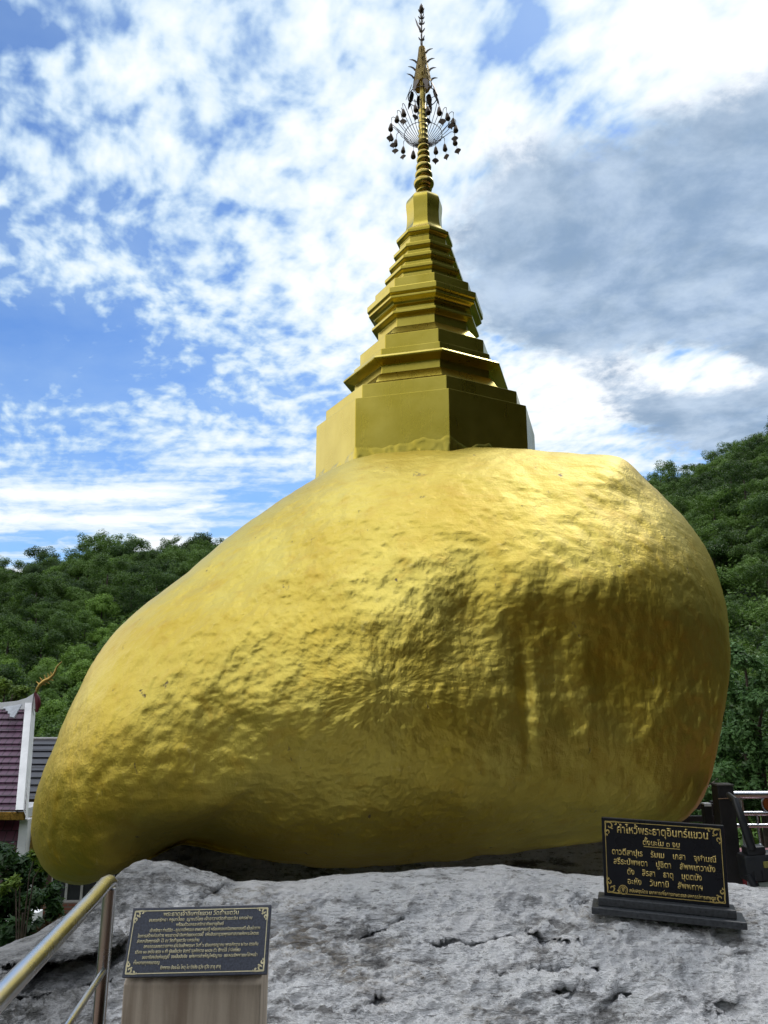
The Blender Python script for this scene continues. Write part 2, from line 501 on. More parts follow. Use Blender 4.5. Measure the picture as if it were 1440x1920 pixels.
class MB:
    """collects shapes in one bmesh"""
    def __init__(self):
        self.bm = bmesh.new()

    def box(self, lo, hi, mat=None, bev=0.0):
        lo, hi = Vector(lo), Vector(hi)
        r = bmesh.ops.create_cube(self.bm, size=1.0)
        for v in r['verts']:
            v.co = Vector((lo[i] + (v.co[i] + 0.5) * (hi[i] - lo[i]) for i in range(3)))
        vs = r['verts']
        if bev:
            es = list({e for v in vs for e in v.link_edges})
            g = bmesh.ops.bevel(self.bm, geom=es, offset=bev, segments=2, profile=0.5, affect='EDGES')
            vs = list({v for f in g['faces'] for v in f.verts} | {v for v in vs if v.is_valid})
        if mat is not None:
            bmesh.ops.transform(self.bm, matrix=mat, verts=vs)
        return self

    def tube(self, pts, rad, n=10, cap=True):
        pts = [Vector(p) for p in pts]
        rads = rad if isinstance(rad, (list, tuple)) else [rad] * len(pts)
        rings = []
        prev = None
        for i, p in enumerate(pts):
            t = (pts[min(i + 1, len(pts) - 1)] - pts[max(i - 1, 0)]).normalized()
            if prev is None:
                a = t.orthogonal().normalized()
            else:
                a = (prev - t * prev.dot(t))
                a = a.normalized() if a.length > 1e-6 else t.orthogonal().normalized()
            prev = a
            b = t.cross(a)
            rings.append([self.bm.verts.new(p + (a * math.cos(2 * math.pi * k / n) + b * math.sin(2 * math.pi * k / n)) * rads[i])
                          for k in range(n)])
        for A, B in zip(rings, rings[1:]):
            for k in range(n):
                self.bm.faces.new((A[k], A[(k + 1) % n], B[(k + 1) % n], B[k]))
        if cap:
            self.bm.faces.new(rings[0][::-1])
            self.bm.faces.new(rings[-1])
        return self

    def lathe(self, prof, n=32, az0=0.0, cap=True, c=(0, 0, 0)):
        rings = []
        for r, z in prof:
            rings.append([self.bm.verts.new((c[0] + r * math.sin(az0 + 2 * math.pi * k / n),
                                             c[1] - r * math.cos(az0 + 2 * math.pi * k / n), c[2] + z)) for k in range(n)])
        for A, B in zip(rings, rings[1:]):
            for k in range(n):
                self.bm.faces.new((A[k], A[(k + 1) % n], B[(k + 1) % n], B[k]))
        if cap:
            self.bm.faces.new(rings[0][::-1])
            self.bm.faces.new(rings[-1])
        return self

    def plate(self, pts, thick, mat=None):
        """flat outline in the XY plane with thickness along Z"""
        a = [self.bm.verts.new((p[0], p[1], 0)) for p in pts]
        b = [self.bm.verts.new((p[0], p[1], thick)) for p in pts]
        self.bm.faces.new(a[::-1])
        self.bm.faces.new(b)
        n = len(pts)
        for k in range(n):
            self.bm.faces.new((a[k], a[(k + 1) % n], b[(k + 1) % n], b[k]))
        if mat is not None:
            bmesh.ops.transform(self.bm, matrix=mat, verts=a + b)
        return self

    def ribbon(self, pts, w, thick, z0=0.0):
        """raised line along a 2D polyline; w may vary"""
        pts = [Vector((p[0], p[1], 0)) for p in pts]
        ws = w if isinstance(w, (list, tuple)) else [w] * len(pts)
        L, Rr = [], []
        for i, p in enumerate(pts):
            t = (pts[min(i + 1, len(pts) - 1)] - pts[max(i - 1, 0)]).normalized()
            nrm = Vector((-t.y, t.x, 0)) * ws[i] * 0.5
            L.append(self.bm.verts.new((p.x + nrm.x, p.y + nrm.y, z0 + thick)))
            Rr.append(self.bm.verts.new((p.x - nrm.x, p.y - nrm.y, z0 + thick)))
        for i in range(len(pts) - 1):
            self.bm.faces.new((Rr[i], Rr[i + 1], L[i + 1], L[i]))
        r = bmesh.ops.extrude_face_region(self.bm, geom=list({f for v in L + Rr for f in v.link_faces}))
        for e in r['geom']:
            if isinstance(e, bmesh.types.BMVert):
                e.co.z -= thick
        return self

    def quad(self, a, b, c, d):
        self.bm.faces.new([self.bm.verts.new(Vector(p)) for p in (a, b, c, d)])
        return self

    def build(self, name, m, parent=None, loc=None, smooth=None):
        bmesh.ops.recalc_face_normals(self.bm, faces=self.bm.faces)
        me = bpy.data.meshes.new(name)
        self.bm.to_mesh(me)
        self.bm.free()
        o = mesh_obj(name, me, m, parent, loc)
        if smooth:
            me.polygons.foreach_set('use_smooth', np.ones(len(me.polygons), bool))
            me.set_sharp_from_angle(angle=R(smooth))
        return o


# vectorised gradient noise ------------------------------------------------
_perm = np.random.default_rng(3).permutation(512)
_g = np.random.default_rng(4).normal(size=(512, 3))
_g /= np.linalg.norm(_g, axis=1)[:, None]


def perlin(p):
    i = np.floor(p).astype(np.int64)
    f = p - i
    u = f * f * f * (f * (f * 6 - 15) + 10)
    out = 0
    for a in (0, 1):
        for b in (0, 1):
            for c in (0, 1):
                h = _perm[(_perm[(_perm[(i[:, 0] + a) & 511] + i[:, 1] + b) & 511] + i[:, 2] + c) & 511]
                d = (_g[h] * (f - np.array([a, b, c]))).sum(1)
                wgt = (u[:, 0] if a else 1 - u[:, 0]) * (u[:, 1] if b else 1 - u[:, 1]) * (u[:, 2] if c else 1 - u[:, 2])
                out = out + wgt * d
    return out


def fbm(p, oct=4, gain=0.5, ridged=False):
    s, a, t = 0, 1.0, 0
    for k in range(oct):
        n = perlin(p * (2.03 ** k) + 17.3 * k)
        s = s + a * ((1 - 2 * np.abs(n)) - 0.5 if ridged else n)
        a *= gain
    return s


def rays(px, py):
    a = (px - 720.0) / FPX
    b = (960.0 - py) / FPX
    return np.stack([a, CP - b * SP, SP + b * CP], -1)


def pts_at(px, py, Y):
    d = rays(px, py)
    return d * (Y / d[..., 1])[..., None] + np.array(EYE)


def sstep(x, a, b):
    t = np.clip((x - a) / (b - a), 0, 1)
    return t * t * (3 - 2 * t)


# ------------------------------------------------------------------ terrain
def hill_top(az):
    """height angle of the ground on the skyline, by bearing (degrees, right positive)"""
    xs = [-180, -140, -100, -60, -35, -26, -20, -12, 0, 12, 18, 22, 27, 32, 45, 70, 100, 130, 160, 180]
    es = [20, 12, 7.5, 7.0, 7.0, 7.1, 8.7, 9.5, 10.0, 12.4, 13.5, 13.8, 15.3, 17.5, 25, 33, 36, 36, 27, 20]
    return np.interp(az, xs, es)


def ground_h(x, y):
    r = np.hypot(x, y - 0.0) + 1e-6
    az = np.degrees(np.arctan2(x, y))
    d = np.hypot((x - 1.2) / 4.4, (y - 3.0) / 6.5)
    near = -0.9 - 7.0 * sstep(d, 0.9, 2.3)
    rise0 = np.interp(az, [-180, -90, -40, 0, 20, 40, 90, 140, 180], [26, 40, 62, 75, 60, 45, 24, 24, 26])
    rise1 = np.interp(az, [-180, -90, -40, 0, 20, 40, 90, 140, 180], [110, 180, 215, 235, 235, 205, 100, 100, 110])
    top = rise1 * np.tan(np.radians(hill_top(az))) + 1.6 + 8.0
    t = np.clip((r - rise0) / (rise1 - rise0), 0, 1)
    g = 0.35 * t + 0.65 * sstep(t, 0, 1)
    far = np.clip((r - rise1) / 400, 0, 1)
    return near + top * g + far * 6 * np.sin(az * 0.1)


nr, na = 110, 240
rr = np.concatenate([np.linspace(0.0, 30, 40), np.geomspace(31, 3000, nr - 40)])
aa = np.linspace(-np.pi, np.pi, na, endpoint=False)
RR, AA = np.meshgrid(rr, aa, indexing='ij')
GX, GY = RR * np.sin(AA), RR * np.cos(AA)
GZ = ground_h(GX, GY)
gv = np.stack([GX, GY, GZ], -1).reshape(-1, 3)
ii, jj = np.meshgrid(np.arange(nr - 1), np.arange(na), indexing='ij')
gf = np.stack([ii * na + jj, ii * na + (jj + 1) % na, (ii + 1) * na + (jj + 1) % na, (ii + 1) * na + jj], -1).reshape(-1, 4)[:, ::-1]
o = mesh_obj('hills', np_mesh('hills', gv, gf), M['soil'], smooth=True)
tag(o, 'green wooded hills and valley floor around the shrine', 'hills', kind='structure')

# ------------------------------------------------------------------ limestone outcrop
crest_x = [-260, 0, 60, 120, 180, 220, 245, 270, 300, 340, 400, 440, 520, 600, 700, 800, 940, 1000, 1060, 1130, 1250, 1370, 1440, 1560, 1750]
crest_y = [1850, 1785, 1760, 1722, 1684, 1642, 1622, 1615, 1618, 1628, 1643, 1658, 1657, 1649, 1641, 1635, 1628, 1635, 1644, 1648, 1650, 1658, 1668, 1690, 1740]
crest_d = [3.9, 4.1, 4.25, 4.4, 4.6, 4.8, 4.95, 5.0, 5.05, 5.1, 5.2, 5.25, 5.3, 5.3, 5.3, 5.3, 5.3, 5.3, 5.3, 5.3, 5.25, 5.2, 5.2, 5.1, 5.0]
CRACKS = [([(675, 1766), (715, 1749), (757, 1729)], 5, 0.05), ([(785, 1780), (860, 1771), (930, 1764), (1000, 1768), (1090, 1783)], 4, 0.07),
          ([(930, 1835), (1000, 1828), (1060, 1822), (1120, 1828)], 9, 0.05), ([(380, 1690), (420, 1665), (450, 1660)], 10, 0.08),
          ([(1300, 1690), (1400, 1700), (1460, 1730)], 5, 0.03), ([(20, 1880), (90, 1880), (160, 1860), (215, 1850)], 8, 0.07)]
PITS = [(1165, 1885, 22, 0.10), (718, 1886, 12, 0.05), (1048, 1852, 14, -0.06), (610, 1700, 14, 0.05), (1100, 1700, 22, 0.10),
        (520, 1690, 14, 0.05), (700, 1888, 10, 0.06), (560, 1740, 12, 0.04), (1360, 1905, 26, 0.10)]


def seg_dist(px, py, poly):
    best = np.full(px.shape, 1e9)
    for (x0, y0), (x1, y1) in zip(poly, poly[1:]):
        vx, vy = x1 - x0, y1 - y0
        t = np.clip(((px - x0) * vx + (py - y0) * vy) / (vx * vx + vy * vy), 0, 1)
        best = np.minimum(best, np.hypot(px - x0 - t * vx, py - y0 - t * vy))
    return best


def rock_depth(px, py):
    yc = np.interp(px, crest_x, crest_y)
    dc = np.interp(px, crest_x, crest_d)
    db = np.interp(px, [-260, 0, 300, 700, 1750], [3.45, 3.5, 3.75, 4.0, 3.95])
    t = np.clip((py - yc) / (1960 - yc), 0, 1.6)
    return 1 / ((1 / dc) + (1 / db - 1 / dc) * t ** 0.92)


def build_rock():
    ncol, nf, nb = 620, 250, 70
    px = np.linspace(-260, 1750, ncol)
    t = np.linspace(0, 1, nf) ** 1.15
    PX = np.repeat(px[None], nf, 0)
    yc = np.interp(px, crest_x, crest_y)
    PY = yc[None] + (2180 - yc)[None] * t[:, None]
    Y = rock_depth(PX, PY)
    # ledge on the lower left: the stone under the lip is set back
    lip = np.interp(PX, [-300, 60, 130, 200, 245, 300], [1835, 1818, 1806, 1788, 1760, 1700])
    on = sstep(-PX, -250, -205) * sstep(PX, -40, 70)
    d = PY - lip
    Y = Y + 0.24 * on * sstep(d, -3, 7) * np.exp(-np.clip(d, 0, None) / 75.0)
    Y = Y - 0.05 * on * np.exp(-((d + 16) / 16) ** 2)
    wob = perlin(np.stack([PX.ravel() / 22, PY.ravel() / 22, np.zeros(PX.size)], -1)).reshape(PX.shape) * 5
    wob2 = perlin(np.stack([PX.ravel() / 22, PY.ravel() / 22, np.zeros(PX.size) + 7.7], -1)).reshape(PX.shape) * 5
    for poly, w, dep in CRACKS:
        s = seg_dist(PX + wob, PY + wob2, poly)
        Y = Y + dep * 0.8 * np.exp(-(s / (w * 0.8)) ** 2)
    for x, y, w, dep in PITS:
        s = np.hypot((PX + wob - x) / 1.5, PY + wob2 - y)
        Y = Y + dep * 1.3 * np.exp(-(s / w) ** 2)
    P = pts_at(PX, PY, Y)
    # behind the crest the stone dips, then rises under the boulder
    c0 = P[0].copy()
    back = []
    for k in range(1, nb + 1):
        s = (k / nb) ** 1.3 * 6.0
        q = c0.copy()
        q[:, 1] += s
        q[:, 0] += (q[:, 0] - 0.8) * 0.02 * s
        X = q[:, 0]
        sv = np.full_like(X, s)
        dip = -0.75 * sstep(sv, 0.05, 0.8)
        rise = 1.15 * sstep(sv, 2.0, 3.1) * (1 - sstep(-X, 2.05, 2.5)) * (1 - sstep(X, 2.0, 2.5))
        q[:, 2] = c0[:, 2] + dip + rise - 2.5 * sstep(sv, 4.2, 6.0) - sstep(-X, 2.0, 2.7) * s * 1.1 - 0.9 * sstep(X, 2.1, 3.0) * s
        back.append(q)
    V = np.concatenate([np.stack(back[::-1]), P], 0)
    nrow = V.shape[0]
    # displacement across the surface normal
    du = np.gradient(V, axis=1)
    dv = np.gradient(V, axis=0)
    nrm = np.cross(du, dv)
    nrm /= np.linalg.norm(nrm, axis=-1, keepdims=True) + 1e-9
    nrm *= -np.sign(nrm[..., 2:3] + 1e-9) * -1
    fl = V.reshape(-1, 3)
    ca, sa = math.cos(R(-24)), math.sin(R(-24))
    q = np.stack([fl[:, 0] * ca - fl[:, 2] * sa, fl[:, 1], (fl[:, 0] * sa + fl[:, 2] * ca) * 2.2], -1)
    n = 0.060 * fbm(q * 1.5, 3) + 0.050 * fbm(q * np.array([1.7, 3.6, 3.8]), 5, 0.58, True) + 0.020 * fbm(q * np.array([5, 14, 15]), 4, 0.62) + 0.012 * fbm(q * np.array([8, 26, 28]) + 4.4, 3, 0.6)
    fade = np.ones(V.shape[:2])
    near = np.arange(nrow) - nb
    fade *= 0.25 + 0.75 * sstep(np.abs(near).astype(float), 2, 40)[:, None]
    V = V + nrm * (n.reshape(V.shape[:2]) * fade)[..., None]
    # run the lower edge down into the ground
    last = V[-1].copy(); last[:, 2] -= 2.6; last[:, 1] -= 0.35
    V = np.concatenate([V, last[None]], 0)
    nrow += 1
    i, j = np.meshgrid(np.arange(nrow - 1), np.arange(ncol - 1), indexing='ij')
    F = np.stack([i * ncol + j, (i + 1) * ncol + j, (i + 1) * ncol + j + 1, i * ncol + j + 1], -1).reshape(-1, 4)
    o = mesh_obj('limestone_outcrop', np_mesh('limestone_outcrop', V.reshape(-1, 3), F), M['limestone'], smooth=True)
    return tag(o, 'weathered white and grey limestone outcrop under the golden boulder', 'rock')


build_rock()

# ------------------------------------------------------------------ golden boulder
OUT = [(593, 898), (540, 930), (500, 955), (450, 990), (400, 1031), (350, 1075), (300, 1112), (250, 1152), (215, 1187), (180, 1235),
       (150, 1290), (120, 1350), (95, 1410), (75, 1460), (62, 1510), (57, 1560), (64, 1600), (80, 1634), (105, 1654), (140, 1662),
       (180, 1660), (217, 1648), (250, 1618), (290, 1586), (330, 1582), (380, 1590), (440, 1603), (500, 1613), (560, 1620), (640, 1627), (700, 1624), (800, 1613), (900, 1603), (1000, 1591), (1080, 1583), (1150, 1572),
       (1235, 1558), (1285, 1536), (1315, 1505), (1337, 1455), (1348, 1405), (1357, 1350), (1366, 1295), (1370, 1240), (1367, 1180),
       (1358, 1120), (1341, 1068), (1320, 1025), (1290, 980), (1250, 936), (1212, 900), (1185, 872), (1166, 858), (1140, 853),
       (1100, 853), (1030, 849), (960, 842), (900, 840), (845, 843), (760, 848), (700, 853), (660, 862)]


def build_boulder():
    C = np.array([730.0, 1290.0])
    p = np.array(OUT, float) - C
    ang = np.arctan2(p[:, 1], p[:, 0])
    rad = np.hypot(p[:, 0], p[:, 1])
    o = np.argsort(ang)
    ang, rad = ang[o], rad[o]
    ang = np.concatenate([ang - 2 * np.pi, ang, ang + 2 * np.pi])
    rad = np.concatenate([rad, rad, rad])
    na, nf, nb = 640, 210, 90
    th = np.linspace(-np.pi, np.pi, na, endpoint=False)
    ro = np.interp(th, ang, rad)
    k = np.array([0, 0, 1, 2, 1, 0, 0.]); k /= k.sum()
    for _ in range(2):
        ro = np.convolve(np.concatenate([ro[-3:], ro, ro[:3]]), k, 'valid')
    # front: pole in the middle, rim at r=1; back: rim to the far pole
    a = np.linspace(0.0, np.pi / 2, nf)
    b = np.linspace(np.pi / 2, np.pi, nb)[1:]
    phi = np.concatenate([a, b])
    r = np.sin(phi); r[0] = 0.002; r[-1] = 0.004
    kk = np.exp(-0.5 * (np.arange(-60, 61) / 24.0) ** 2); kk /= kk.sum()
    rs = np.convolve(np.concatenate([ro[-60:], ro, ro[:60]]), kk, 'valid')
    w8 = sstep(r, 0.35, 1.0)[:, None]
    rho = rs[None] * (1 - w8) + ro[None] * w8
    PX = C[0] + r[:, None] * rho * np.cos(th)[None]
    PY = C[1] + r[:, None] * rho * np.sin(th)[None]
    mid = 6.55 + 0.95 * np.clip((1420 - PY) / 580, 0, 1.2) ** 1.7 - 0.25 * sstep(-PX, -400, -60)
    h = np.cos(phi)[:, None] * np.ones(na)[None]
    bul = np.sign(h) * np.abs(h) ** 0.85
    T = np.where(h >= 0, 1.15, 2.9)
    Y = mid - bul * T

    def g(x, y, sx, sy, an=0.0):
        ca, sa = math.cos(an), math.sin(an)
        u, v = (PX - x), (PY - y)
        return np.exp(-(((u * ca + v * sa) / sx) ** 2 + ((v * ca - u * sa) / sy) ** 2))
    fr = (h > 0) * sstep(h, 0.0, 0.35)
    sc = np.zeros_like(Y)
    sc += -0.10 * g(1090, 1080, 280, 100, 0.12)      # brow on the right
    sc += 0.36 * sstep(PY, 1050, 1300) * (1 - 0.6 * sstep(PY, 1420, 1650)) * np.exp(-((PX - 1110) / 260) ** 2)            # hollow under it
    sc += -0.03 * g(1120, 1420, 240, 120)                                           # lower cheek
    sc += 0.075 * g(985, 1300, 14, 110, -0.05) + -0.06 * g(1092, 1275, 34, 80)      # groove and knob
    sc += 0.10 * g(880, 1160, 60, 90)
    sc += -0.10 * g(620, 1180, 330, 210, -0.5)  # shoulder on the left
    sc += 0.05 * g(520, 1500, 260, 110) - 0.05 * g(170, 1500, 140, 130)
    sc += 0.7 * g(370, 1605, 110, 40, 0.2)         # dark hollow above the rock
    Y = Y + sc * fr
    P = pts_at(PX, PY, Y)
    # the back rounds over instead of climbing along the line of sight
    fl = P.reshape(-1, 3)
    wl = 0.050 * fbm(fl * 0.9, 3) + 0.021 * fbm(fl * 2.6 + 9.1, 3) + 0.010 * fbm(fl * 8.0 + 3.3, 4, 0.6) + 0.010 * fbm(fl * np.array([5, 5, 1.2]), 3)
    rough = 0.5 + fbm(fl * 0.7 + 5.0, 2)
    wl += 0.008 * np.clip(rough, 0, 1) * fbm(fl * 14.0, 3, 0.6)
    d = rays(PX, PY)
    d /= np.linalg.norm(d, axis=-1, keepdims=True)
    wfac = sstep(np.abs(h), 0.0, 0.12)
    P = P + d * (wl.reshape(Y.shape) * wfac)[..., None] * 1.6
    # small waviness of the rim itself
    rim = (1 - sstep(np.abs(h), 0.0, 0.25))
    out = P - P.mean((0, 1))
    out /= np.linalg.norm(out, axis=-1, keepdims=True)
    P = P + out * (0.6 * wl.reshape(Y.shape) * rim)[..., None]
    n = len(phi)
    base = Vector((0.7, 7.0, 0.25))
    V = P.reshape(-1, 3) - np.array(base)
    i, j = np.meshgrid(np.arange(n - 1), np.arange(na), indexing='ij')
    F = np.stack([i * na + j, i * na + (j + 1) % na, (i + 1) * na + (j + 1) % na, (i + 1) * na + j], -1).reshape(-1, 4)
    me = np_mesh('golden_boulder', V, F)
    bm = bmesh.new(); bm.from_mesh(me)
    bm.verts.ensure_lookup_table()
    bm.faces.new([bm.verts[k] for k in range(na)])
    bm.faces.new([bm.verts[(n - 1) * na + k] for k in range(na)])
    bmesh.ops.recalc_face_normals(bm, faces=bm.faces)
    bm.to_mesh(me); bm.free()
    o = mesh_obj('golden_boulder', me, M['rockgold'], None, base, smooth=True)
    return tag(o, 'huge gold painted boulder balanced on the grey limestone rock', 'boulder')


build_boulder()

# ------------------------------------------------------------------ stupa
SX, SY = 0.0593 * 8.6, 8.6
stupa = tag(empty('stupa', (SX, SY, EYE.z + 1.7)), 'tall gold stepped octagonal stupa with a ringed spire on top of the boulder', 'stupa')
OCT = R(6.5)


def oct_part(name, prof, m='stupa', bev=0.006):
    mb = MB().lathe([(r, z - 1.7) for r, z in prof], 8, OCT)
    bmesh.ops.recalc_face_normals(mb.bm, faces=mb.bm.faces)
    if bev:
        es = [e for e in mb.bm.edges if len(e.link_faces) == 2 and e.calc_face_angle(0) > R(20)]
        bmesh.ops.bevel(mb.bm, geom=es, offset=bev, segments=2, profile=0.6, affect='EDGES', clamp_overlap=True)
    return mb.build(name, M[m], stupa)


# the plinth: its lower edge is lumpy with mortar where it meets the boulder
oct_part('plinth', [(1.30, 1.75), (1.302, 3.05), (1.195, 3.056), (1.195, 3.24), (1.05, 3.285)])
oct_part('lower_tier', [(1.05, 3.287), (0.965, 3.345), (0.885, 3.47), (0.862, 3.474), (0.862, 3.575), (0.90, 3.585), (0.995, 3.605),
                        (1.0, 3.625), (0.975, 3.655), (0.90, 3.668), (0.872, 3.674), (0.872, 3.775), (0.80, 3.779), (0.80, 3.97), (0.775, 3.978)])
oct_part('middle_tier', [(0.775, 3.980), (0.70, 4.03), (0.61, 4.145), (0.585, 4.15), (0.585, 4.262), (0.60, 4.275), (0.662, 4.292),
                         (0.662, 4.325), (0.61, 4.345), (0.585, 4.35), (0.585, 4.405), (0.63, 4.415), (0.64, 4.44), (0.66, 4.455), (0.70, 4.47),
                         (0.70, 4.50), (0.68, 4.51), (0.72, 4.53), (0.72, 4.60), (0.66, 4.612), (0.655, 4.64), (0.622, 4.645), (0.622, 4.765),
                         (0.60, 4.77)])
up = [(0.60, 4.772), (0.50, 4.835), (0.455, 4.86)]
for zl, rl, rn, zn in ((4.93, 0.505, 0.42, 5.03), (5.105, 0.450, 0.365, 5.205), (5.285, 0.395, 0.315, 5.385), (5.50, 0.358, 0.30, 5.60)):
    up += [(up[-1][0], zl - 0.045), (rl - 0.05, zl - 0.035), (rl - 0.045, zl - 0.018), (rl - 0.008, zl), (rl, zl + 0.012), (rl, zl + 0.052),
           (rl - 0.035, zl + 0.062), (rn + 0.02, zn - 0.012), (rn, zn)]
oct_part('upper_tier', up)
cz = [5.602, 5.635, 5.69, 5.78, 5.90, 6.00, 6.06, 6.12, 6.175, 6.215, 6.235]
cr = [0.30, 0.262, 0.236, 0.224, 0.222, 0.232, 0.235, 0.222, 0.175, 0.11, 0.085]
zs = np.linspace(5.602, 6.235, 56)
rs_ = np.interp(zs, cz, cr)
for _ in range(6):
    rs_[1:-1] = (rs_[:-2] + 2 * rs_[1:-1] + rs_[2:]) / 4
cap = MB().lathe([(r_, z_ - 1.7) for r_, z_ in zip(rs_, zs)], 8, OCT)
cap.build('bell_cap', M['stupa'], stupa, smooth=30)
prof = [(0.075, 6.236), (0.095, 6.25), (0.098, 6.275), (0.082, 6.285), (0.105, 6.30)]
for r_, z_ in ((0.132, 6.387), (0.114, 6.51), (0.101, 6.625), (0.090, 6.735), (0.082, 6.828), (0.076, 6.925)):
    hh = r_ * 0.50 if z_ > 6.4 else 0.062
    prof += [(r_ + hh * 0.9 * (math.cos(a) - 1), z_ + hh * math.sin(a)) for a in np.linspace(-1.45, 1.45, 9)]
mb = MB().lathe([(r_, z_ - 1.7) for r_, z_ in prof], 32)
mb.build('ringed_spire', M['spire'], stupa, smooth=60)
prof = [(0.062, 6.97)]
for k in range(7):
    z_ = 7.0 + k * 0.078
    rk = 0.062 - 0.0022 * k
    prof += [(rk, z_), (rk + 0.007, z_ + 0.014), (rk + 0.007, z_ + 0.022), (rk - 0.003, z_ + 0.036)]
prof += [(0.040, 7.62), (0.034, 8.0), (0.022, 8.45)]
MB().lathe([(r_, z_ - 1.7) for r_, z_ in prof], 24).build('spire_rod', M['spire'], stupa, smooth=50)


def ringpath(rad, z, n=40):
    return [(rad * math.sin(2 * math.pi * k / n), -rad * math.cos(2 * math.pi * k / n), z - 1.7) for k in range(n + 1)]


mb = MB()
NW = 34
tips = []
for k in range(NW):
    a = 2 * math.pi * k / NW + 0.07
    jit = random.uniform(-0.03, 0.03)
    u = Vector((math.sin(a), -math.cos(a), 0))
    zr = 7.30 + random.uniform(-0.025, 0.045)
    rt = 0.37 + jit
    path = [u * 0.06 + Vector((0, 0, 6.97 - 1.7)), u * 0.20 + Vector((0, 0, 7.085 - 1.7)), u * 0.33 + Vector((0, 0, zr - 0.07 - 1.7)), u * rt + Vector((0, 0, zr - 1.7))]
    if k % 2 == 0:
        path += [u * (rt + 0.03) + Vector((0, 0, zr + 0.012 - 1.7)), u * (rt + 0.052) + Vector((0, 0, zr - 0.006 - 1.7)), u * (rt + 0.05) + Vector((0, 0, zr - 0.035 - 1.7))]
        tips.append((u * (rt + 0.05) + Vector((0, 0, zr - 0.035 - 1.7)), a))
    mb.tube(path, 0.0042, 5)
mb.tube(ringpath(0.245, 7.115), 0.0045, 5)
mb.build('wire_parasol', M['wire'], stupa, smooth=60)


def leaf_outline(w, h):
    # a bodhi leaf, wide shoulders and a drawn-out tip
    xs = [(0, 0), (0.16, 0.03), (0.30, 0.12), (0.52, 0.36), (0.46, 0.52), (0.28, 0.66), (0.12, 0.78), (0.03, 1.0)]
    pts = [(x * w, -y * h) for x, y in xs] + [(-x * w, -y * h) for x, y in xs[::-1][:-1]]
    return pts


bell_me = leaf_me = None
for i, (tp, a) in enumerate(tips):
    sc_ = random.uniform(0.88, 1.05)
    b = MB()
    b.tube([(0, 0, 0), (0, 0, -0.055)], 0.003, 4)
    b.lathe([(0.006, -0.052), (0.016, -0.062), (0.024, -0.09), (0.034, -0.135), (0.036, -0.150), (0.028, -0.168), (0.012, -0.180)], 12)
    bo = b.build('bell', M['bronze'], stupa, tp, smooth=40) if bell_me is None else mesh_obj('bell', bell_me, M['bronze'], stupa, tp)
    bell_me = bo.data
    bo.rotation_euler = (random.uniform(-.12, .12), random.uniform(-.12, .12), a)
    bo.scale = (sc_,) * 3
    if i in (3, 9, 14):
        continue
    l = MB()
    l.tube([(0, 0, -0.175), (0, 0, -0.235)], 0.0025, 4)
    l.plate(leaf_outline(0.095, 0.10), 0.004, Matrix.Translation((0, 0, -0.228)) @ Matrix.Rotation(R(90), 4, 'X'))
    lo = l.build('leaf_clapper', M['bronze'], bo)
    lo.rotation_euler = (random.uniform(-.08, .08), random.uniform(-.10, .10), -a + random.uniform(-.7, .7))

# crown above the parasol: ring with hanging petals, pierced cone, curled leaves, finial
mb = MB()
mb.tube(ringpath(0.190, 7.70), 0.0065, 5)
for k in range(6):
    a = 2 * math.pi * k / 6 + 0.3
    u = Vector((math.sin(a), -math.cos(a), 0))
    mb.tube([u * 0.03 + Vector((0, 0, 7.62 - 1.7)), u * 0.19 + Vector((0, 0, 7.70 - 1.7))], 0.004, 5)
    mb.tube([u * 0.19 + Vector((0, 0, 7.70 - 1.7)), u * 0.115 + Vector((0, 0, 7.93 - 1.7))], 0.003, 4)
mb.build('upper_ring', M['wire'], stupa, smooth=60)
for k in range(8):
    a = 2 * math.pi * k / 8 + 0.2
    m_ = Matrix.Translation((0.145 * math.sin(a), -0.145 * math.cos(a), 7.86 - 1.7)) @ Matrix.Rotation(a, 4, 'Z') @ Matrix.Rotation(R(72), 4, 'X')
    pl = MB().plate([(0, 0), (0.035, -0.02), (0.042, -0.09), (0.020, -0.15), (0.026, -0.19), (0, -0.26), (-0.026, -0.19), (-0.020, -0.15), (-0.042, -0.09), (-0.035, -0.02)], 0.005, m_)
    pl.build('hanging_petal', M['bronze'], stupa)
# pierced cone: a sheet of cells, some of them left open
mb = MB()
prof = [(0.128, 7.875), (0.122, 7.93), (0.112, 8.0), (0.100, 8.07), (0.090, 8.14), (0.079, 8.21), (0.068, 8.28), (0.058, 8.35), (0.051, 8.42), (0.045, 8.48)]
NC = 30
rings_ = []
for i, (r_, z_) in enumerate(prof):
    rings_.append([mb.bm.verts.new((r_ * math.sin(2 * math.pi * k / NC), -r_ * math.cos(2 * math.pi * k / NC),
                                    z_ - 1.7 + (0.018 * math.cos(6 * math.pi * 2 * k / NC) if i == 0 else 0))) for k in range(NC)])
for i in range(len(prof) - 1):
    for k in range(NC):
        if i in (1, 3, 5) and (k + i) % 5 == 0:
            continue
        mb.bm.faces.new((rings_[i][k], rings_[i][(k + 1) % NC], rings_[i + 1][(k + 1) % NC], rings_[i + 1][k]))
r_ = bmesh.ops.solidify(mb.bm, geom=list(mb.bm.faces), thickness=0.006)
mb.build('pierced_cone', M['brass'], stupa, smooth=50)
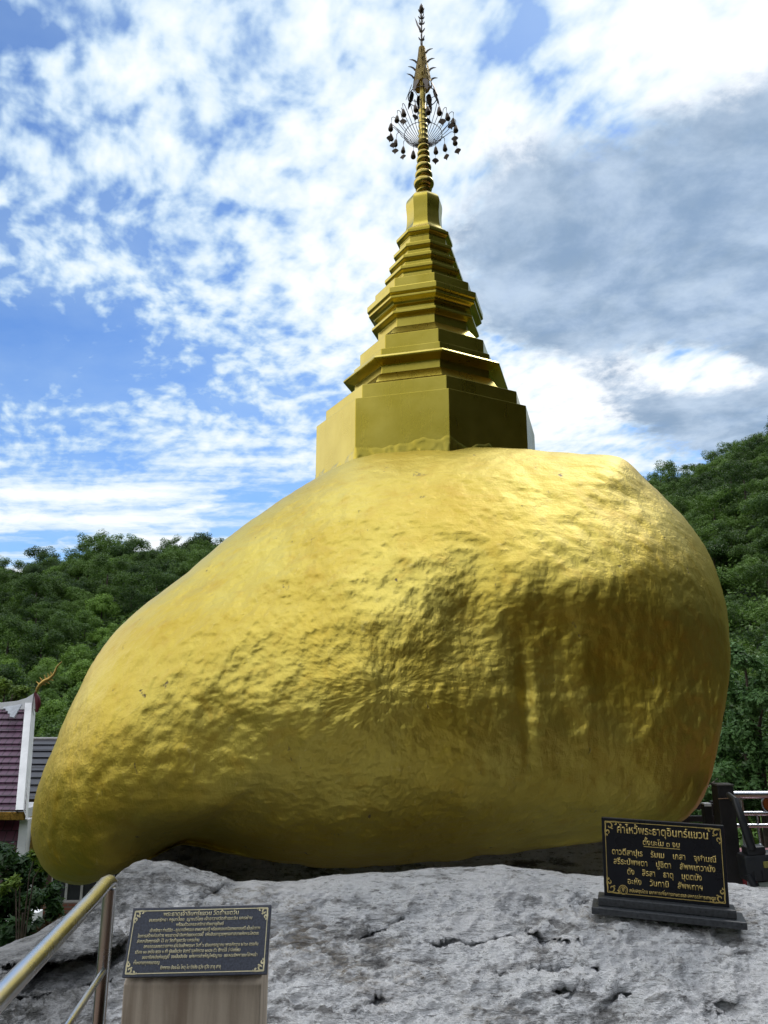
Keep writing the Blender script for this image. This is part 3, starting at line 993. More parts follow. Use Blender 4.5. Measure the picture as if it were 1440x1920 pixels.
for i, (z_, r_) in enumerate(((8.40, 0.052), (8.26, 0.072), (8.13, 0.092), (7.99, 0.115))):
    for k in range(4):
        a = 2 * math.pi * k / 4 + R(80) + 0.12 * i
        if (i, k) in ((0, 1),):
            continue
        m_ = Matrix.Translation((0, 0, z_ - 1.7)) @ Matrix.Rotation(a, 4, 'Z')
        pl = MB()
        pts_ = [(r_ - 0.012, 0), (r_ + 0.02, 0.035), (r_ + 0.055, 0.050), (r_ + 0.098, 0.046), (r_ + 0.058, 0.032), (r_ + 0.030, 0.012), (r_ + 0.01, -0.02)]
        pl.plate(pts_, 0.006, m_ @ Matrix.Rotation(R(90), 4, 'X'))
        pl.build('curled_leaf', M['bronze'], stupa)
mb = MB().tube([(0, 0, 8.44 - 1.7), (0, 0, 8.62 - 1.7), (0, 0, 9.16 - 1.7)], [0.018, 0.009, 0.007], 8)
mb.lathe([(0.008, 9.06), (0.022, 9.085), (0.032, 9.12), (0.026, 9.16), (0.010, 9.195), (0.003, 9.215)], 12, c=(0, 0, -1.7))
mb.build('finial', M['bronze'], stupa, smooth=50)
for z_ in (8.60, 8.74, 8.86, 8.955, 9.055):
    mb = MB()
    for k in range(5):
        a = 2 * math.pi * k / 5 + z_ * 3
        m_ = Matrix.Translation((0, 0, z_ - 1.7)) @ Matrix.Rotation(a, 4, 'Z') @ Matrix.Rotation(R(90), 4, 'X')
        mb.plate([(0.004, 0), (0.022, 0.004), (0.040, 0.028), (0.046, 0.060), (0.034, 0.052), (0.020, 0.030), (0.006, 0.020)], 0.006, m_)
    mb.build('leaf_whorl', M['bronze'], stupa)
mb = MB().plate([(-0.006, 0), (-0.014, 0.03), (-0.045, 0.075), (-0.060, 0.13), (-0.094, 0.205), (-0.066, 0.075), (-0.035, 0.0), (-0.012, -0.07)], 0.004,
                Matrix.Translation((0, 0, 8.78 - 1.7)) @ Matrix.Rotation(R(90), 4, 'X'))
mb.build('flag_vane', M['tin'], stupa)

# mortar lumps where the plinth meets the boulder
def mortar():
    n, mrows = 200, 22
    a0, a1 = R(-84 + 6.5 - 6.5), R(52)
    verts = []
    for i in range(mrows):
        for k in range(n):
            a = a0 + (a1 - a0) * k / (n - 1)
            loc = (a - OCT + math.pi * 4) % (math.pi / 4) - math.pi / 8
            rad = 1.302 * math.cos(math.pi / 8) / math.cos(loc)
            verts.append((rad, a, i / (mrows - 1)))
    v = np.array(verts)
    x, y = v[:, 0] * np.sin(v[:, 1]), -v[:, 0] * np.cos(v[:, 1])
    hgt = 0.10 + 0.12 * fbm(np.stack([v[:, 1] * 5, np.zeros(len(v)), np.zeros(len(v))], -1), 3)
    hgt += 0.05 * np.exp(-((v[:, 1] - R(-4)) / 0.10) ** 2)
    ztop = 2.42 + np.clip(hgt, 0.02, None) + (np.degrees(v[:, 1]) < -40) * -0.05
    z = 1.9 + (ztop - 1.9) * v[:, 2]
    nn = fbm(np.stack([x * 9, y * 9, z * 9], -1), 4, 0.6)
    push = np.clip(0.012 + 0.034 * nn, 0.003, None) * np.clip((1 - v[:, 2]) * 3, 0, 1) - 0.012 * (v[:, 2] > 0.97)
    k = 1 + push / v[:, 0]
    V = np.stack([x * k, y * k, z - 1.7], -1)
    i, j = np.meshgrid(np.arange(mrows - 1), np.arange(n - 1), indexing='ij')
    F = np.stack([i * n + j, i * n + j + 1, (i + 1) * n + j + 1, (i + 1) * n + j], -1).reshape(-1, 4)
    mesh_obj('mortar_joint', np_mesh('mortar_joint', V, F), M['stupa'], stupa, smooth=True)


mortar()


# ------------------------------------------------------------------ lettering
THAI_UP = set('\u0e31\u0e34\u0e35\u0e36\u0e37\u0e4d\u0e33')
THAI_TONE = set('\u0e48\u0e49\u0e4a\u0e4b\u0e4c')


def text_mesh(lines, thick):
    """lines: (string, x, y, size, align, max_width); tone marks that sit above a vowel sign are raised"""
    out = bmesh.new()

    def one(body, size, off):
        cu = bpy.data.curves.new('lettering', 'FONT')
        cu.body = body
        cu.size = size
        cu.offset = off
        cu.resolution_u = 2
        ob = bpy.data.objects.new('lettering_tmp', cu)
        COL.objects.link(ob)
        bpy.context.view_layer.update()
        me = bpy.data.meshes.new_from_object(ob.evaluated_get(bpy.context.evaluated_depsgraph_get()))
        co = np.zeros(len(me.vertices) * 3)
        me.vertices.foreach_get('co', co)
        bpy.data.objects.remove(ob)
        bpy.data.curves.remove(cu)
        return me, co.reshape(-1, 3)
    for body, x, y, size, align, wmax in lines:
        flat, lift = '', ''
        for k, ch in enumerate(body):
            prev = body[k - 1] if k else ''
            nxt = body[k + 1] if k + 1 < len(body) else ''
            flat += '' if (ch in THAI_TONE and (prev in THAI_UP or nxt == '\u0e33')) else ch
        me, co = one(flat, size, size * 0.012)
        if len(co) == 0:
            continue
        x0, x1 = co[:, 0].min(), co[:, 0].max()
        s = min(1.0, wmax / (x1 - x0)) if wmax else 1.0
        dxx = x - (x0 + x1) / 2 * s if align == 'C' else x - x0 * s
        parts = [(me, s, dxx, 0.0)]
        for k, ch in enumerate(body):
            prev = body[k - 1] if k else ''
            nxt = body[k + 1] if k + 1 < len(body) else ''
            if ch in THAI_TONE and (prev in THAI_UP or nxt == '\u0e33'):
                pre = ''.join(c for q, c in enumerate(body[:k]) if not (c in THAI_TONE and (body[q - 1] in THAI_UP or body[q + 1] == '\u0e33')))
                m1, c1 = one(pre + 'l', size, 0.0)
                m2, c2 = one('\u0e01' + ch, size, size * 0.012)
                m3, c3 = one('\u0e01', size, size * 0.012)
                xr = c1[:, 0].max() - 0.06 * size
                up_ = c2[:, 1] > c3[:, 1].max() + 0.03 * size
                if up_.any():
                    bmt = bmesh.new(); bmt.from_mesh(m2)
                    bmesh.ops.delete(bmt, geom=[v for v in bmt.verts if v.co.y <= c3[:, 1].max() + 0.03 * size], context='VERTS')
                    bmt.to_mesh(m2); bmt.free()
                    shift = xr - c2[up_, 0].max()
                    parts.append((m2, s, dxx + shift * s, 0.17 * size if prev in THAI_UP else 0.0))
        for m_, sx_, ox, oy in parts:
            n0 = len(out.verts)
            out.from_mesh(m_)
            out.verts.ensure_lookup_table()
            for v in out.verts[n0:]:
                v.co = Vector((v.co.x * sx_ + ox, v.co.y + y + oy, 0))
    r = bmesh.ops.extrude_face_region(out, geom=list(out.faces))
    for e in r['geom']:
        if isinstance(e, bmesh.types.BMVert):
            e.co.z += thick
    bmesh.ops.recalc_face_normals(out, faces=out.faces)
    me = bpy.data.meshes.new('lettering')
    out.to_mesh(me)
    out.free()
    return me


def spiral(cx_, cy_, r0, r1, a0, a1, n=14):
    return [(cx_ + (r0 + (r1 - r0) * t) * math.cos(a0 + (a1 - a0) * t), cy_ + (r0 + (r1 - r0) * t) * math.sin(a0 + (a1 - a0) * t)) for t in np.linspace(0, 1, n)]


def ornate_border(W, H, mg, lw, cs, thick, z0):
    """thin line round the slab with curling corner pieces; slab spans x +-W/2, y 0..H"""
    mb = MB()
    x, y0, y1 = W / 2 - mg, mg, H - mg
    for a, b in (((-x + cs, y0), (x - cs, y0)), ((-x + cs, y1), (x - cs, y1)), ((-x, y0 + cs), (-x, y1 - cs)), ((x, y0 + cs), (x, y1 - cs))):
        mb.ribbon([a, b], lw, thick, z0)
    for sx_, cy_, sy_ in ((-1, y0, 1), (1, y0, 1), (-1, y1, -1), (1, y1, -1)):
        def tr(p):
            return [(sx_ * (x - q[0]), cy_ + sy_ * q[1]) for q in p]
        c = cs
        w = lw * 1.3
        for pth in (spiral(.28 * c, .28 * c, .26 * c, .05 * c, 3.9, 9.5), spiral(.66 * c, .13 * c, .15 * c, .03 * c, 3.6, 8.5),
                    spiral(.13 * c, .66 * c, .15 * c, .03 * c, 1.2, -4.0), [(0, 0), (.30 * c, .02 * c), (.62 * c, -.01 * c), (c, 0)],
                    [(0, 0), (.02 * c, .30 * c), (-.01 * c, .62 * c), (0, c)], spiral(.48 * c, .40 * c, .12 * c, .02 * c, 5.0, 0.4),
                    spiral(.88 * c, .06 * c, .07 * c, .02 * c, 3.4, 7.0), spiral(.06 * c, .88 * c, .07 * c, .02 * c, 1.2, -3.0)):
            n = len(pth)
            mb.ribbon(tr(pth), [w * (0.5 + 1.1 * math.sin(math.pi * (i + 0.5) / n)) for i in range(n)], thick, z0)
    return mb


def frame(bl, br, tl):
    """matrix at the middle of the lower edge; X along it, Y up the face, Z out of it"""
    bl, br, tl = Vector(bl), Vector(br), Vector(tl)
    X = (br - bl).normalized()
    Yv = tl - bl
    Yv = (Yv - X * Yv.dot(X))
    H = Yv.length
    Yv.normalize()
    Z = X.cross(Yv)
    m = Matrix((X, Yv, Z)).transposed().to_4x4()
    m.translation = (bl + br) / 2
    return m, (br - bl).length, H


# ------------------------------------------------------------------ prayer sign on the rock
ysign = float(rock_depth(np.array(1250.0), np.array(1722.0))) - 0.06
m_, W, H = frame(pt(1133, 1679, ysign + 0.10), pt(1368, 1702, ysign - 0.10), pt(1123, 1532, ysign + 0.10))
sign = tag(empty('prayer_sign', mat=m_), 'black granite prayer sign with gold Thai lettering on a stepped base on the rock', 'sign')
th_ = 0.035
MB().box((-W / 2, 0, -th_), (W / 2, H, 0), bev=0.003).build('slab', M['granite'], sign)
MB().box((-W / 2 - 0.035, -0.045, -0.085), (W / 2 + 0.03, 0.0, 0.05), bev=0.005).build('upper_base', M['plinth'], sign)
MB().box((-W / 2 - 0.070, -0.085, -0.12), (W / 2 + 0.075, -0.0465, 0.09), bev=0.005).build('lower_base', M['plinth'], sign)
MB().lathe([(0.0045, 0), (0.0045, 0.004), (0.002, 0.006)], 12, c=(-W / 2 + 0.10, -0.022, 0)).build('screw_head', M['steel'], sign).matrix_local = \
    Matrix.Translation((-W / 2 + 0.08, -0.020, 0.050)) @ Matrix.Rotation(0, 4, 'X')
ornate_border(W, H, 0.020, 0.0032, 0.085, 0.0012, 0.0004).build('border', M['gilt'], sign)
L1 = [('คำไหว้พระธาตุอินทร์แขวน', 0, H * 0.815, 0.062, 'C', W * 0.74), ('ตั้งนะโม ๓ จบ', 0.0 - W * 0.01, H * 0.685, 0.042, 'C', W * 0.30),
      ('ตาวตีสาปุเร    รัมเม    เกสา    จุฬามณี', 0, H * 0.535, 0.046, 'C', W * 0.84), ('สรีระปัพพตา    ปูชิตา    สัพพเทวานัง', 0, H * 0.415, 0.046, 'C', W * 0.82),
      ('ตัง    สิรสา    ธาตุ    มุตตมัง', 0, H * 0.295, 0.046, 'C', W * 0.60), ('อะหัง    วันทามิ    สัพพทาฯ', 0, H * 0.175, 0.046, 'C', W * 0.60),
      ('สนับสนุนโดย ธนาคารเพื่อการเกษตรและสหกรณ์การเกษตร', W * 0.055, H * 0.075, 0.026, 'C', W * 0.69)]
lo = mesh_obj('lettering', text_mesh(L1, 0.0014), M['gilt'], sign, (0, 0, 0.0004))
MB().box((-W * 0.155, H * 0.660, 0.0004), (W * 0.140, H * 0.668, 0.0016)).build('underline', M['gilt'], sign)
mb = MB()
cxe, cye = -W * 0.340, H * 0.095
mb.ribbon(spiral(cxe, cye, 0.024, 0.024, 0, 2 * math.pi, 28), 0.0035, 0.0012, 0.0004)
mb.ribbon(spiral(cxe, cye, 0.017, 0.017, -0.9, 4.0, 20), 0.002, 0.0012, 0.0004)
for a in (-0.6, 0.0, 0.6):
    mb.ribbon([(cxe, cye - 0.013), (cxe + 0.006 * math.sin(a), cye), (cxe + 0.013 * math.sin(a), cye + 0.014)], [0.002, 0.006, 0.002], 0.0012, 0.0004)
mb.build('emblem', M['gilt'], sign)

# ------------------------------------------------------------------ plaque on its pillar
W, H = 0.562, 0.243
m_ = (Matrix.Translation(EYE + Vector((-0.7327, 3.30, -1.0471))) @ Matrix.Rotation(R(-2.72), 4, 'Z') @ Matrix.Rotation(R(-23.98), 4, 'X')
      @ Matrix.Rotation(R(-1.98), 4, 'Y') @ Matrix.Rotation(R(90), 4, 'X'))
stand = tag(empty('inscription_stand', (0, 0, 0)), 'dark blue inscription plaque sloping on a brown stained concrete pillar beside the handrail', 'plaque stand')
stand.location = (m_.translation.x, m_.translation.y + 0.15, -0.9)
loc_inv = Matrix.Translation(-stand.location)
plq = MB().box((-W / 2, 0, -0.022), (W / 2, H, 0), bev=0.002).build('plaque', M['granite2'], stand)
plq.matrix_local = loc_inv @ m_
ornate_border(W, H, 0.012, 0.0030, 0.045, 0.0012, 0.0004).build('border', M['gilt2'], plq)
T2 = ['พระธาตุเจ้าอินทร์แขวน วัดถ้ำเชตวัน', 'สมณศรัทธา ครูบาน้อย  ญาณวิไชย เจ้าอาวาสวัดถ้ำเชตวัน นครน่าน', 'พร้อมด้วยคณะศรัทธาศิษยานุศิษย์',
      'เจ้าศรัทธา ท่านวิชิต - คุณวาณีพรรณ เกษมทองศรี พร้อมครอบครัวเกษมทองศรี เป็นเจ้าภาพ', 'ในการสร้างก่อสร้าง พระธาตุเจ้าอินทร์แขวนดวงนี้  เพื่อสืบอายุวรพุทธศาสนาแห่งพระโคตมะ',
      'สัมมาสัมพุทธเจ้า ไว้ ณ วัดถ้ำเชตวัน นครน่าน', 'ยกยอดฉลองถวายทาน เมื่อวันเข้าพรรษา วันที่ ๖ เดือนกรกฎาคม พุทธศักราช ๒๕๖๓ ตรงกับ',
      'เดือน ๑๐ เหนือ แรม ๑ ค่ำ นับเป็นวัน จันทร์ จุลศักราช ๑๓๘๒ ตัว ปีกดใจ้ ว่าฉันนี้แล', 'ขออานิสงส์แห่งบุญนี้  จงเป็นปัจจัย  แห่งการบำเพ็ญโพธิญาณ  และพระนิพพานแก่ข้าพเจ้า',
      'ทั้งหลายทุกคนเทอญ', 'นิพพาน ปัจจะโย โหตุ โน นิจจัง ธุวัง ธุวัง สาธุ สาธุ']
X0 = -W / 2 + 0.038
K_ = 0.66
rows = [('C', 0, 0.030, W * .55), ('C', 0, .0225, W * .74), ('C', 0, .0225, W * .34), ('L', X0 + .045, .0225, W * .84 - .03), ('L', X0, .0225, W * .86), ('L', X0, .0225, W * .44),
        ('L', X0 + .03, .0225, W * .86 - .03), ('L', X0, .0225, W * .74), ('L', X0 + .03, .0225, W * .86 - .03), ('L', X0, .0225, W * .18), ('C', -W * 0.03, .024, W * .42)]
lines, yy = [], H * 0.865
for s_, (al, x_, sz, wm) in zip(T2, rows):
    lines.append((s_, x_, yy, sz * 1.12 * K_, al, wm))
    yy -= H * 0.0765
lo = mesh_obj('lettering', text_mesh(lines, 0.0013), M['gilt2'], plq, (0, 0, 0.0004))
a_, b_ = pt(233, 1836, 3.33), pt(490, 1834, 3.33)
zb = m_.translation.z - 0.008
prof_ = [(3.325, -0.9), (3.325, zb - 0.030), (3.345, zb - 0.012), (3.345 + 0.20 * 0.435, zb + 0.185), (3.53, zb + 0.185), (3.53, -0.9)]
pil = MB()
pil.plate(prof_, b_.x - a_.x)
bmesh.ops.transform(pil.bm, matrix=Matrix(((0, 0, 1, a_.x - stand.location.x), (1, 0, 0, -stand.location.y), (0, 1, 0, 0.9), (0, 0, 0, 1))), verts=pil.bm.verts)
bmesh.ops.bevel(pil.bm, geom=list(pil.bm.edges), offset=0.005, segments=2, profile=0.5, affect='EDGES')
po = pil.build('pillar', M['concrete'], stand)

# ------------------------------------------------------------------ stainless handrail, left foreground
rail = tag(empty('handrail', (-1.06, 3.0, -0.9)), 'stainless steel handrail with one post in the left foreground', 'handrail')
def loc_(p): return Vector(p) - rail.location
A = pt(206, 1652, 3.0)
zr = A.z
dirv = (pt(-6, 1868, 1.92) - pt(200, 1640, 3.0))
dirv.z = 0
end = Vector((A.x, 3.0, zr)) + dirv * 2.2
path = [loc_(end), loc_(A - Vector((0, 0.30, 0))), loc_(A + Vector((0, -0.05, 0)))]
path[1] = loc_(Vector((A.x, 3.0, zr)) + dirv * 0.25)
path += [loc_(A + Vector((0, -0.012, -0.002))), loc_(A + Vector((0, 0.010, -0.012))), loc_(A + Vector((0, 0.020, -0.030)))]
MB().tube(path, [0.0255] * 3 + [0.0255, 0.0245, 0.02], 24).build('top_rail', M['steel'], rail, smooth=50)
MB().tube([loc_((A.x + 0.002, 3.0, zr - 0.026)), loc_((A.x - 0.012, 3.0, -0.9))], 0.0225, 24).build('post', M['steel'], rail, smooth=50)
B = pt(196, 1818, 3.0)
MB().tube([loc_(B), loc_(B + dirv * 2.2)], 0.0115, 16).build('lower_bar', M['steel'], rail, smooth=50)
pf = Vector((A.x, 3.0, 0)) + dirv * 1.9
MB().tube([loc_((pf.x, pf.y, zr - 0.026)), loc_((pf.x, pf.y, -0.9))], 0.0225, 20).build('post', M['steel'], rail, smooth=50)

# ------------------------------------------------------------------ terrace, post, railing, floodlight on the right
floor = MB().box((3.35, 7.6, -2.6), (12.5, 9.05, -0.45)).box((3.35, 9.052, -2.6), (12.5, 10.4, -0.25))
o = floor.build('terrace', M['pink'])
tag(o, 'pink tiled terrace step beyond the rock', 'terrace', kind='structure')
o = MB().box((3.352, 9.03, -0.447), (12.49, 9.051, -0.253)).build('step_riser', M['redstep'])
tag(o, 'dark red tiled step riser of the terrace', 'step', kind='structure')
o = MB().box((-7, -20, -1.2), (12.5, 2.6, -0.9)).box((4.2, 2.602, -1.2), (12.5, 7.55, -0.9)).build('path', tile_mat('terracotta_paving', (0.185, 0.100, 0.055), (0.16, 0.085, 0.045), (0.10, 0.07, 0.05), 0.4, 0.4, 'XY', 0.6, 0.0, 0.012))
tag(o, 'terracotta paved court in front of the rock', 'path', kind='structure')

py0 = 6.3
a_, b_ = pt(1339, 1473, py0), pt(1369, 1473, py0)
c_ = pt(1352, 1690, py0)
post = tag(empty('black_post', ((a_.x + b_.x) / 2, py0, c_.z - 0.5)), 'thick square black post standing behind the rock beside the golden boulder', 'post')
hw = (b_.x - a_.x) / 2
MB().box((-hw, -hw, 0), (hw, hw, a_.z - c_.z + 0.5), bev=0.006).build('shaft', M['blackpaint'], post)
MB().box((-hw - 0.004, -hw - 0.004, a_.z - c_.z + 0.503), (hw + 0.004, hw + 0.004, a_.z - c_.z + 0.515)).build('cap_plate', simple('grey_cap', (0.05, 0.045, 0.04), 0.6), post)
zz = a_.z - c_.z + 0.5 - 0.085
MB().tube([(-hw - 0.006, -hw - 0.006, zz - 0.004), (0.02, -hw - 0.007, zz), (hw + 0.006, -hw - 0.006, zz + 0.004), (hw + 0.006, hw, zz + 0.01)], 0.0035, 6).build('tie_wire', simple('rusty_wire', (0.22, 0.13, 0.07), 0.5, 0.5), post)
# small dark post further back, seen between boulder and black post
a2 = pt(1324, 1508, 7.4)
p2 = tag(empty('back_post', (a2.x, 7.4, a2.z - 1.3)), 'thin black post with a white cap between the boulder and the thick post', 'post')
MB().box((-0.035, -0.035, 0), (0.035, 0.035, 1.3), bev=0.004).build('shaft', M['blackpaint'], p2)
MB().box((-0.033, -0.037, 1.285), (0.033, 0.033, 1.312), bev=0.004).build('cap', M['white'], p2)
# dark fence boards behind them
f0, f1 = pt(1268, 1530, 9.0), pt(1352, 1530, 9.0)
fen = tag(empty('dark_fence', (f0.x, 9.0, -0.25)), 'low dark slatted fence seen in the gap beside the boulder', 'fence')
wf = f1.x - f0.x
for q, yv in enumerate((1512, 1535, 1558, 1581)):
    z_ = pt(1300, yv, 9.0).z + 0.25
    MB().box((-0.3, -0.02, z_ - 0.03), (wf, 0.02, z_ + 0.03), bev=0.003).build('board', M['blackpaint'], fen)
for xx in (0.12, wf - 0.05):
    MB().box((xx - 0.03, 0.022, 0), (xx + 0.03, 0.08, pt(1300, 1503, 9.0).z + 0.25)).build('upright', M['blackpaint'], fen)

ry0 = 8.0
rl = tag(empty('steel_railing', (pt(1375, 1485, ry0).x, ry0, -0.45)), 'stainless steel railing with ringed amber disc along the terrace', 'railing')
def rloc(px, py): return pt(px, py, ry0) - rl.location
x_end = rloc(1700, 1490).x
for nm, yv, rad in (('top_rail', 1490, 0.034), ('middle_rail', 1525, 0.020), ('lower_rail', 1548, 0.018)):
    z_ = rloc(1400, yv).z
    MB().tube([(-0.05, 0, z_), (x_end, 0, z_)], rad, 16).build(nm, M['steel'], rl, smooth=50)
zt, zm, zl = rloc(1400, 1490).z, rloc(1400, 1525).z, rloc(1400, 1548).z
ppx = rloc(1389, 1500).x
for xx in (ppx, ppx + 1.35):
    MB().tube([(xx, 0.0, zt - 0.03), (xx, 0.0, 0.0)], 0.020, 14).build('post', M['steel'], rl, smooth=50)
for k in range(8):
    xx = rloc(1417, 1500).x + k * 0.118
    if abs(xx - ppx - 1.35) < 0.05:
        continue
    bal = MB().tube([(xx, 0, zm - 0.015), (xx, 0, 0.12)], 0.008, 8)
    bal.lathe([(0.009, zl - 0.24), (0.022, zl - 0.225), (0.026, zl - 0.20), (0.020, zl - 0.175), (0.009, zl - 0.16)], 12, c=(xx, 0, 0))
    bal.build('baluster', M['steel'], rl, smooth=50)
MB().tube([(-0.05, 0, 0.12), (x_end, 0, 0.12)], 0.018, 12).build('bottom_rail', M['steel'], rl, smooth=50)
for k in range(3):
    cxr = rloc(1443, 1506).x + 0.28 * k
    zc = (zt + zm) / 2
    rg = MB()
    rr_ = (zt - zm) / 2 - 0.012
    rg.tube([(cxr + rr_ * math.cos(t), 0, zc + rr_ * math.sin(t)) for t in np.linspace(0, 2 * math.pi, 29)], 0.008, 8, cap=False)
    ro = rg.build('ring', M['steel'], rl, smooth=60)
    dsk = MB().lathe([(0.002, -0.008), (rr_ - 0.012, -0.008), (rr_ - 0.009, 0), (rr_ - 0.012, 0.008), (0.002, 0.008)], 24)
    bmesh.ops.rotate(dsk.bm, cent=(0, 0, 0), matrix=Matrix.Rotation(R(90), 3, 'X'), verts=dsk.bm.verts)
    bmesh.ops.translate(dsk.bm, vec=(cxr, 0, zc), verts=dsk.bm.verts)
    dsk.build('disc', M['amber'], ro, smooth=40)

fy0 = 5.95
fl_o = pt(1372, 1492, fy0)
fl = tag(empty('floodlight', fl_o), 'black floodlight hanging on a slanting arm from the black post', 'floodlight')
def fl_l(px, py, dy_=0.0): return pt(px, py, fy0 + dy_) - fl_o
MB().tube([fl_l(1366, 1490, 0.2), fl_l(1378, 1500, 0.05), fl_l(1394, 1545), fl_l(1410, 1592)], [0.02, 0.026, 0.030, 0.030], 12).build('arm', M['blackplastic'], fl, smooth=50)
e1, e2, e3 = fl_l(1394, 1604), fl_l(1494, 1610), fl_l(1412, 1672)
X = (e2 - e1).normalized()
hm = Matrix.Translation(e1) @ Matrix.Rotation(R(-4), 4, 'Y')
hs = MB()
hs.box((0.0, 0, -0.185), (0.40, 0.15, 0.0), hm, bev=0.025)
hs.box((0.03, 0.0, -0.005), (0.17, 0.10, 0.05), hm, bev=0.012)
for k in range(5):
    hs.box((0.05 + 0.06 * k, -0.012, -0.17), (0.062 + 0.06 * k, 0.003, -0.11), hm)
hs.build('housing', M['blackplastic'], fl, smooth=40)
brk = MB()
brk.tube([hm @ Vector((0.02, 0.02, -0.13)), hm @ Vector((0.055, 0.0, -0.24)), hm @ Vector((0.12, -0.005, -0.36))], 0.026, 10)
brk.build('bracket', M['blackplastic'], fl, smooth=40)
MB().box((0.13, -0.016, -0.09), (0.19, -0.002, -0.05), hm).build('sticker', M['sticker'], fl)
MB().tube([hm @ Vector((0.19, -0.03, -0.135)), hm @ Vector((0.19, 0.0, -0.135))], 0.022, 14).build('bolt', M['steel'], fl, smooth=40)
MB().box((0.085, 0.02, -0.40), (0.40, 0.05, -0.19), hm, bev=0.004).build('glass_panel', M['glass'], fl)

# ------------------------------------------------------------------ temple on the left
ty0, ty1 = 27.5, 31.0                       # eave and ridge distances
rg_r, ev_r = pt(62, 1325, ty1), pt(48, 1521, ty0)
temple = tag(empty('temple', (ev_r.x - 6, ty0 + 3, -8.0)), 'temple hall with purple tiled roof, white gable edge and gold naga finial', 'temple')
T0 = temple.location
def tl_(p): return Vector(p) - T0
xl = rg_r.x - 14
zr_, ze_ = rg_r.z, ev_r.z
xr_t, xr_b = rg_r.x, ev_r.x
# roof in courses: each tile row a sloping strip with a small step to the next
roof = MB()
n = 16
for i in range(n):
    t0, t1 = i / n, (i + 1) / n
    lift = 0.05
    def P(t, x, up_=0): return tl_((x, ty1 + (ty0 - ty1) * t - up_ * 0.6, zr_ + (ze_ - zr_) * (t ** 0.93) + up_))
    xa, xb = xr_t + (xr_b - xr_t) * t0, xr_t + (xr_b - xr_t) * t1
    roof.quad(P(t0, xl), P(t1, xl, lift), P(t1, xb, lift), P(t0, xa))
    roof.quad(P(t1, xl, lift), P(t1, xl), P(t1, xb), P(t1, xb, lift))
xk = pt(44, 1500, ty1 + 3.5).x
roof.quad(tl_((xl, ty1, zr_)), tl_((xr_t, ty1, zr_)), tl_((xk, ty1 + 3.5, ze_)), tl_((xl, ty1 + 3.5, ze_)))
ro = roof.build('roof', M['purple'], temple)
# white ridge that sweeps up to the gable
rid = MB()
prev = None
for x_, up_ in ((xl, 0), (xr_t - 1.2, 0.0), (xr_t - 0.6, 0.06), (xr_t - 0.25, 0.17), (xr_t + 0.02, 0.34)):
    sec = [tl_((x_, ty1 - 0.16, zr_ - 0.10)), tl_((x_, ty1 + 0.16, zr_ - 0.10)), tl_((x_, ty1 + 0.12, zr_ + 0.16 + up_)), tl_((x_, ty1 - 0.12, zr_ + 0.16 + up_))]
    vs = [rid.bm.verts.new(v) for v in sec]
    if prev:
        for k in range(4):
            rid.bm.faces.new((prev[k], prev[(k + 1) % 4], vs[(k + 1) % 4], vs[k]))
    prev = vs
rid.bm.faces.new(prev)
rid.build('ridge', M['white'], temple)
# barge board down the gable edge, with a scalloped bracket under the ridge
bar = MB()
d0, d1 = tl_((xr_t, ty1 - 0.05, zr_ + 0.10)), tl_((xr_b, ty0 - 0.10, ze_ + 0.02))
w_ = 0.26
bar.quad(d0 + Vector((-w_, -0.09, 0.05)), d1 + Vector((-w_, -0.09, 0.05)), d1 + Vector((0, -0.09, 0.05)), d0 + Vector((0, -0.09, 0.05)))
bar.quad(d0 + Vector((0.0, -0.09, 0.05)), d1 + Vector((0, -0.09, 0.05)), d1 + Vector((0.03, 0.25, -0.35)), d0 + Vector((0.03, 0.25, -0.35)))
bar.quad(d0 + Vector((-w_, -0.09, 0.05)), d0 + Vector((-w_, 0.2, -0.3)), d1 + Vector((-w_, 0.2, -0.3)), d1 + Vector((-w_, -0.09, 0.05)))
bar.build('barge_board', M['white'], temple)
sc_pts = [(0, 0.15), (-0.65, 0.0), (-0.62, -0.08), (-0.52, -0.10), (-0.48, -0.2), (-0.38, -0.22), (-0.34, -0.34), (-0.24, -0.36), (-0.2, -0.50), (-0.02, -0.55)]
o = MB().plate(sc_pts, 0.05).build('scalloped_bracket', simple('grey_silver_trim', (0.42, 0.45, 0.50), 0.5), temple)
sl = Vector((0, ty1 - ty0, zr_ - ze_)).normalized()
o.matrix_local = Matrix(((1, 0, 0, 0), (0, sl.y, -sl.z, 0), (0, sl.z, sl.y, 0), (0, 0, 0, 1)))
o.location = tl_((xr_t - 0.24, ty1 - 0.42, zr_ - 0.15)) + Vector((0, -sl.z, sl.y)) * 0.16
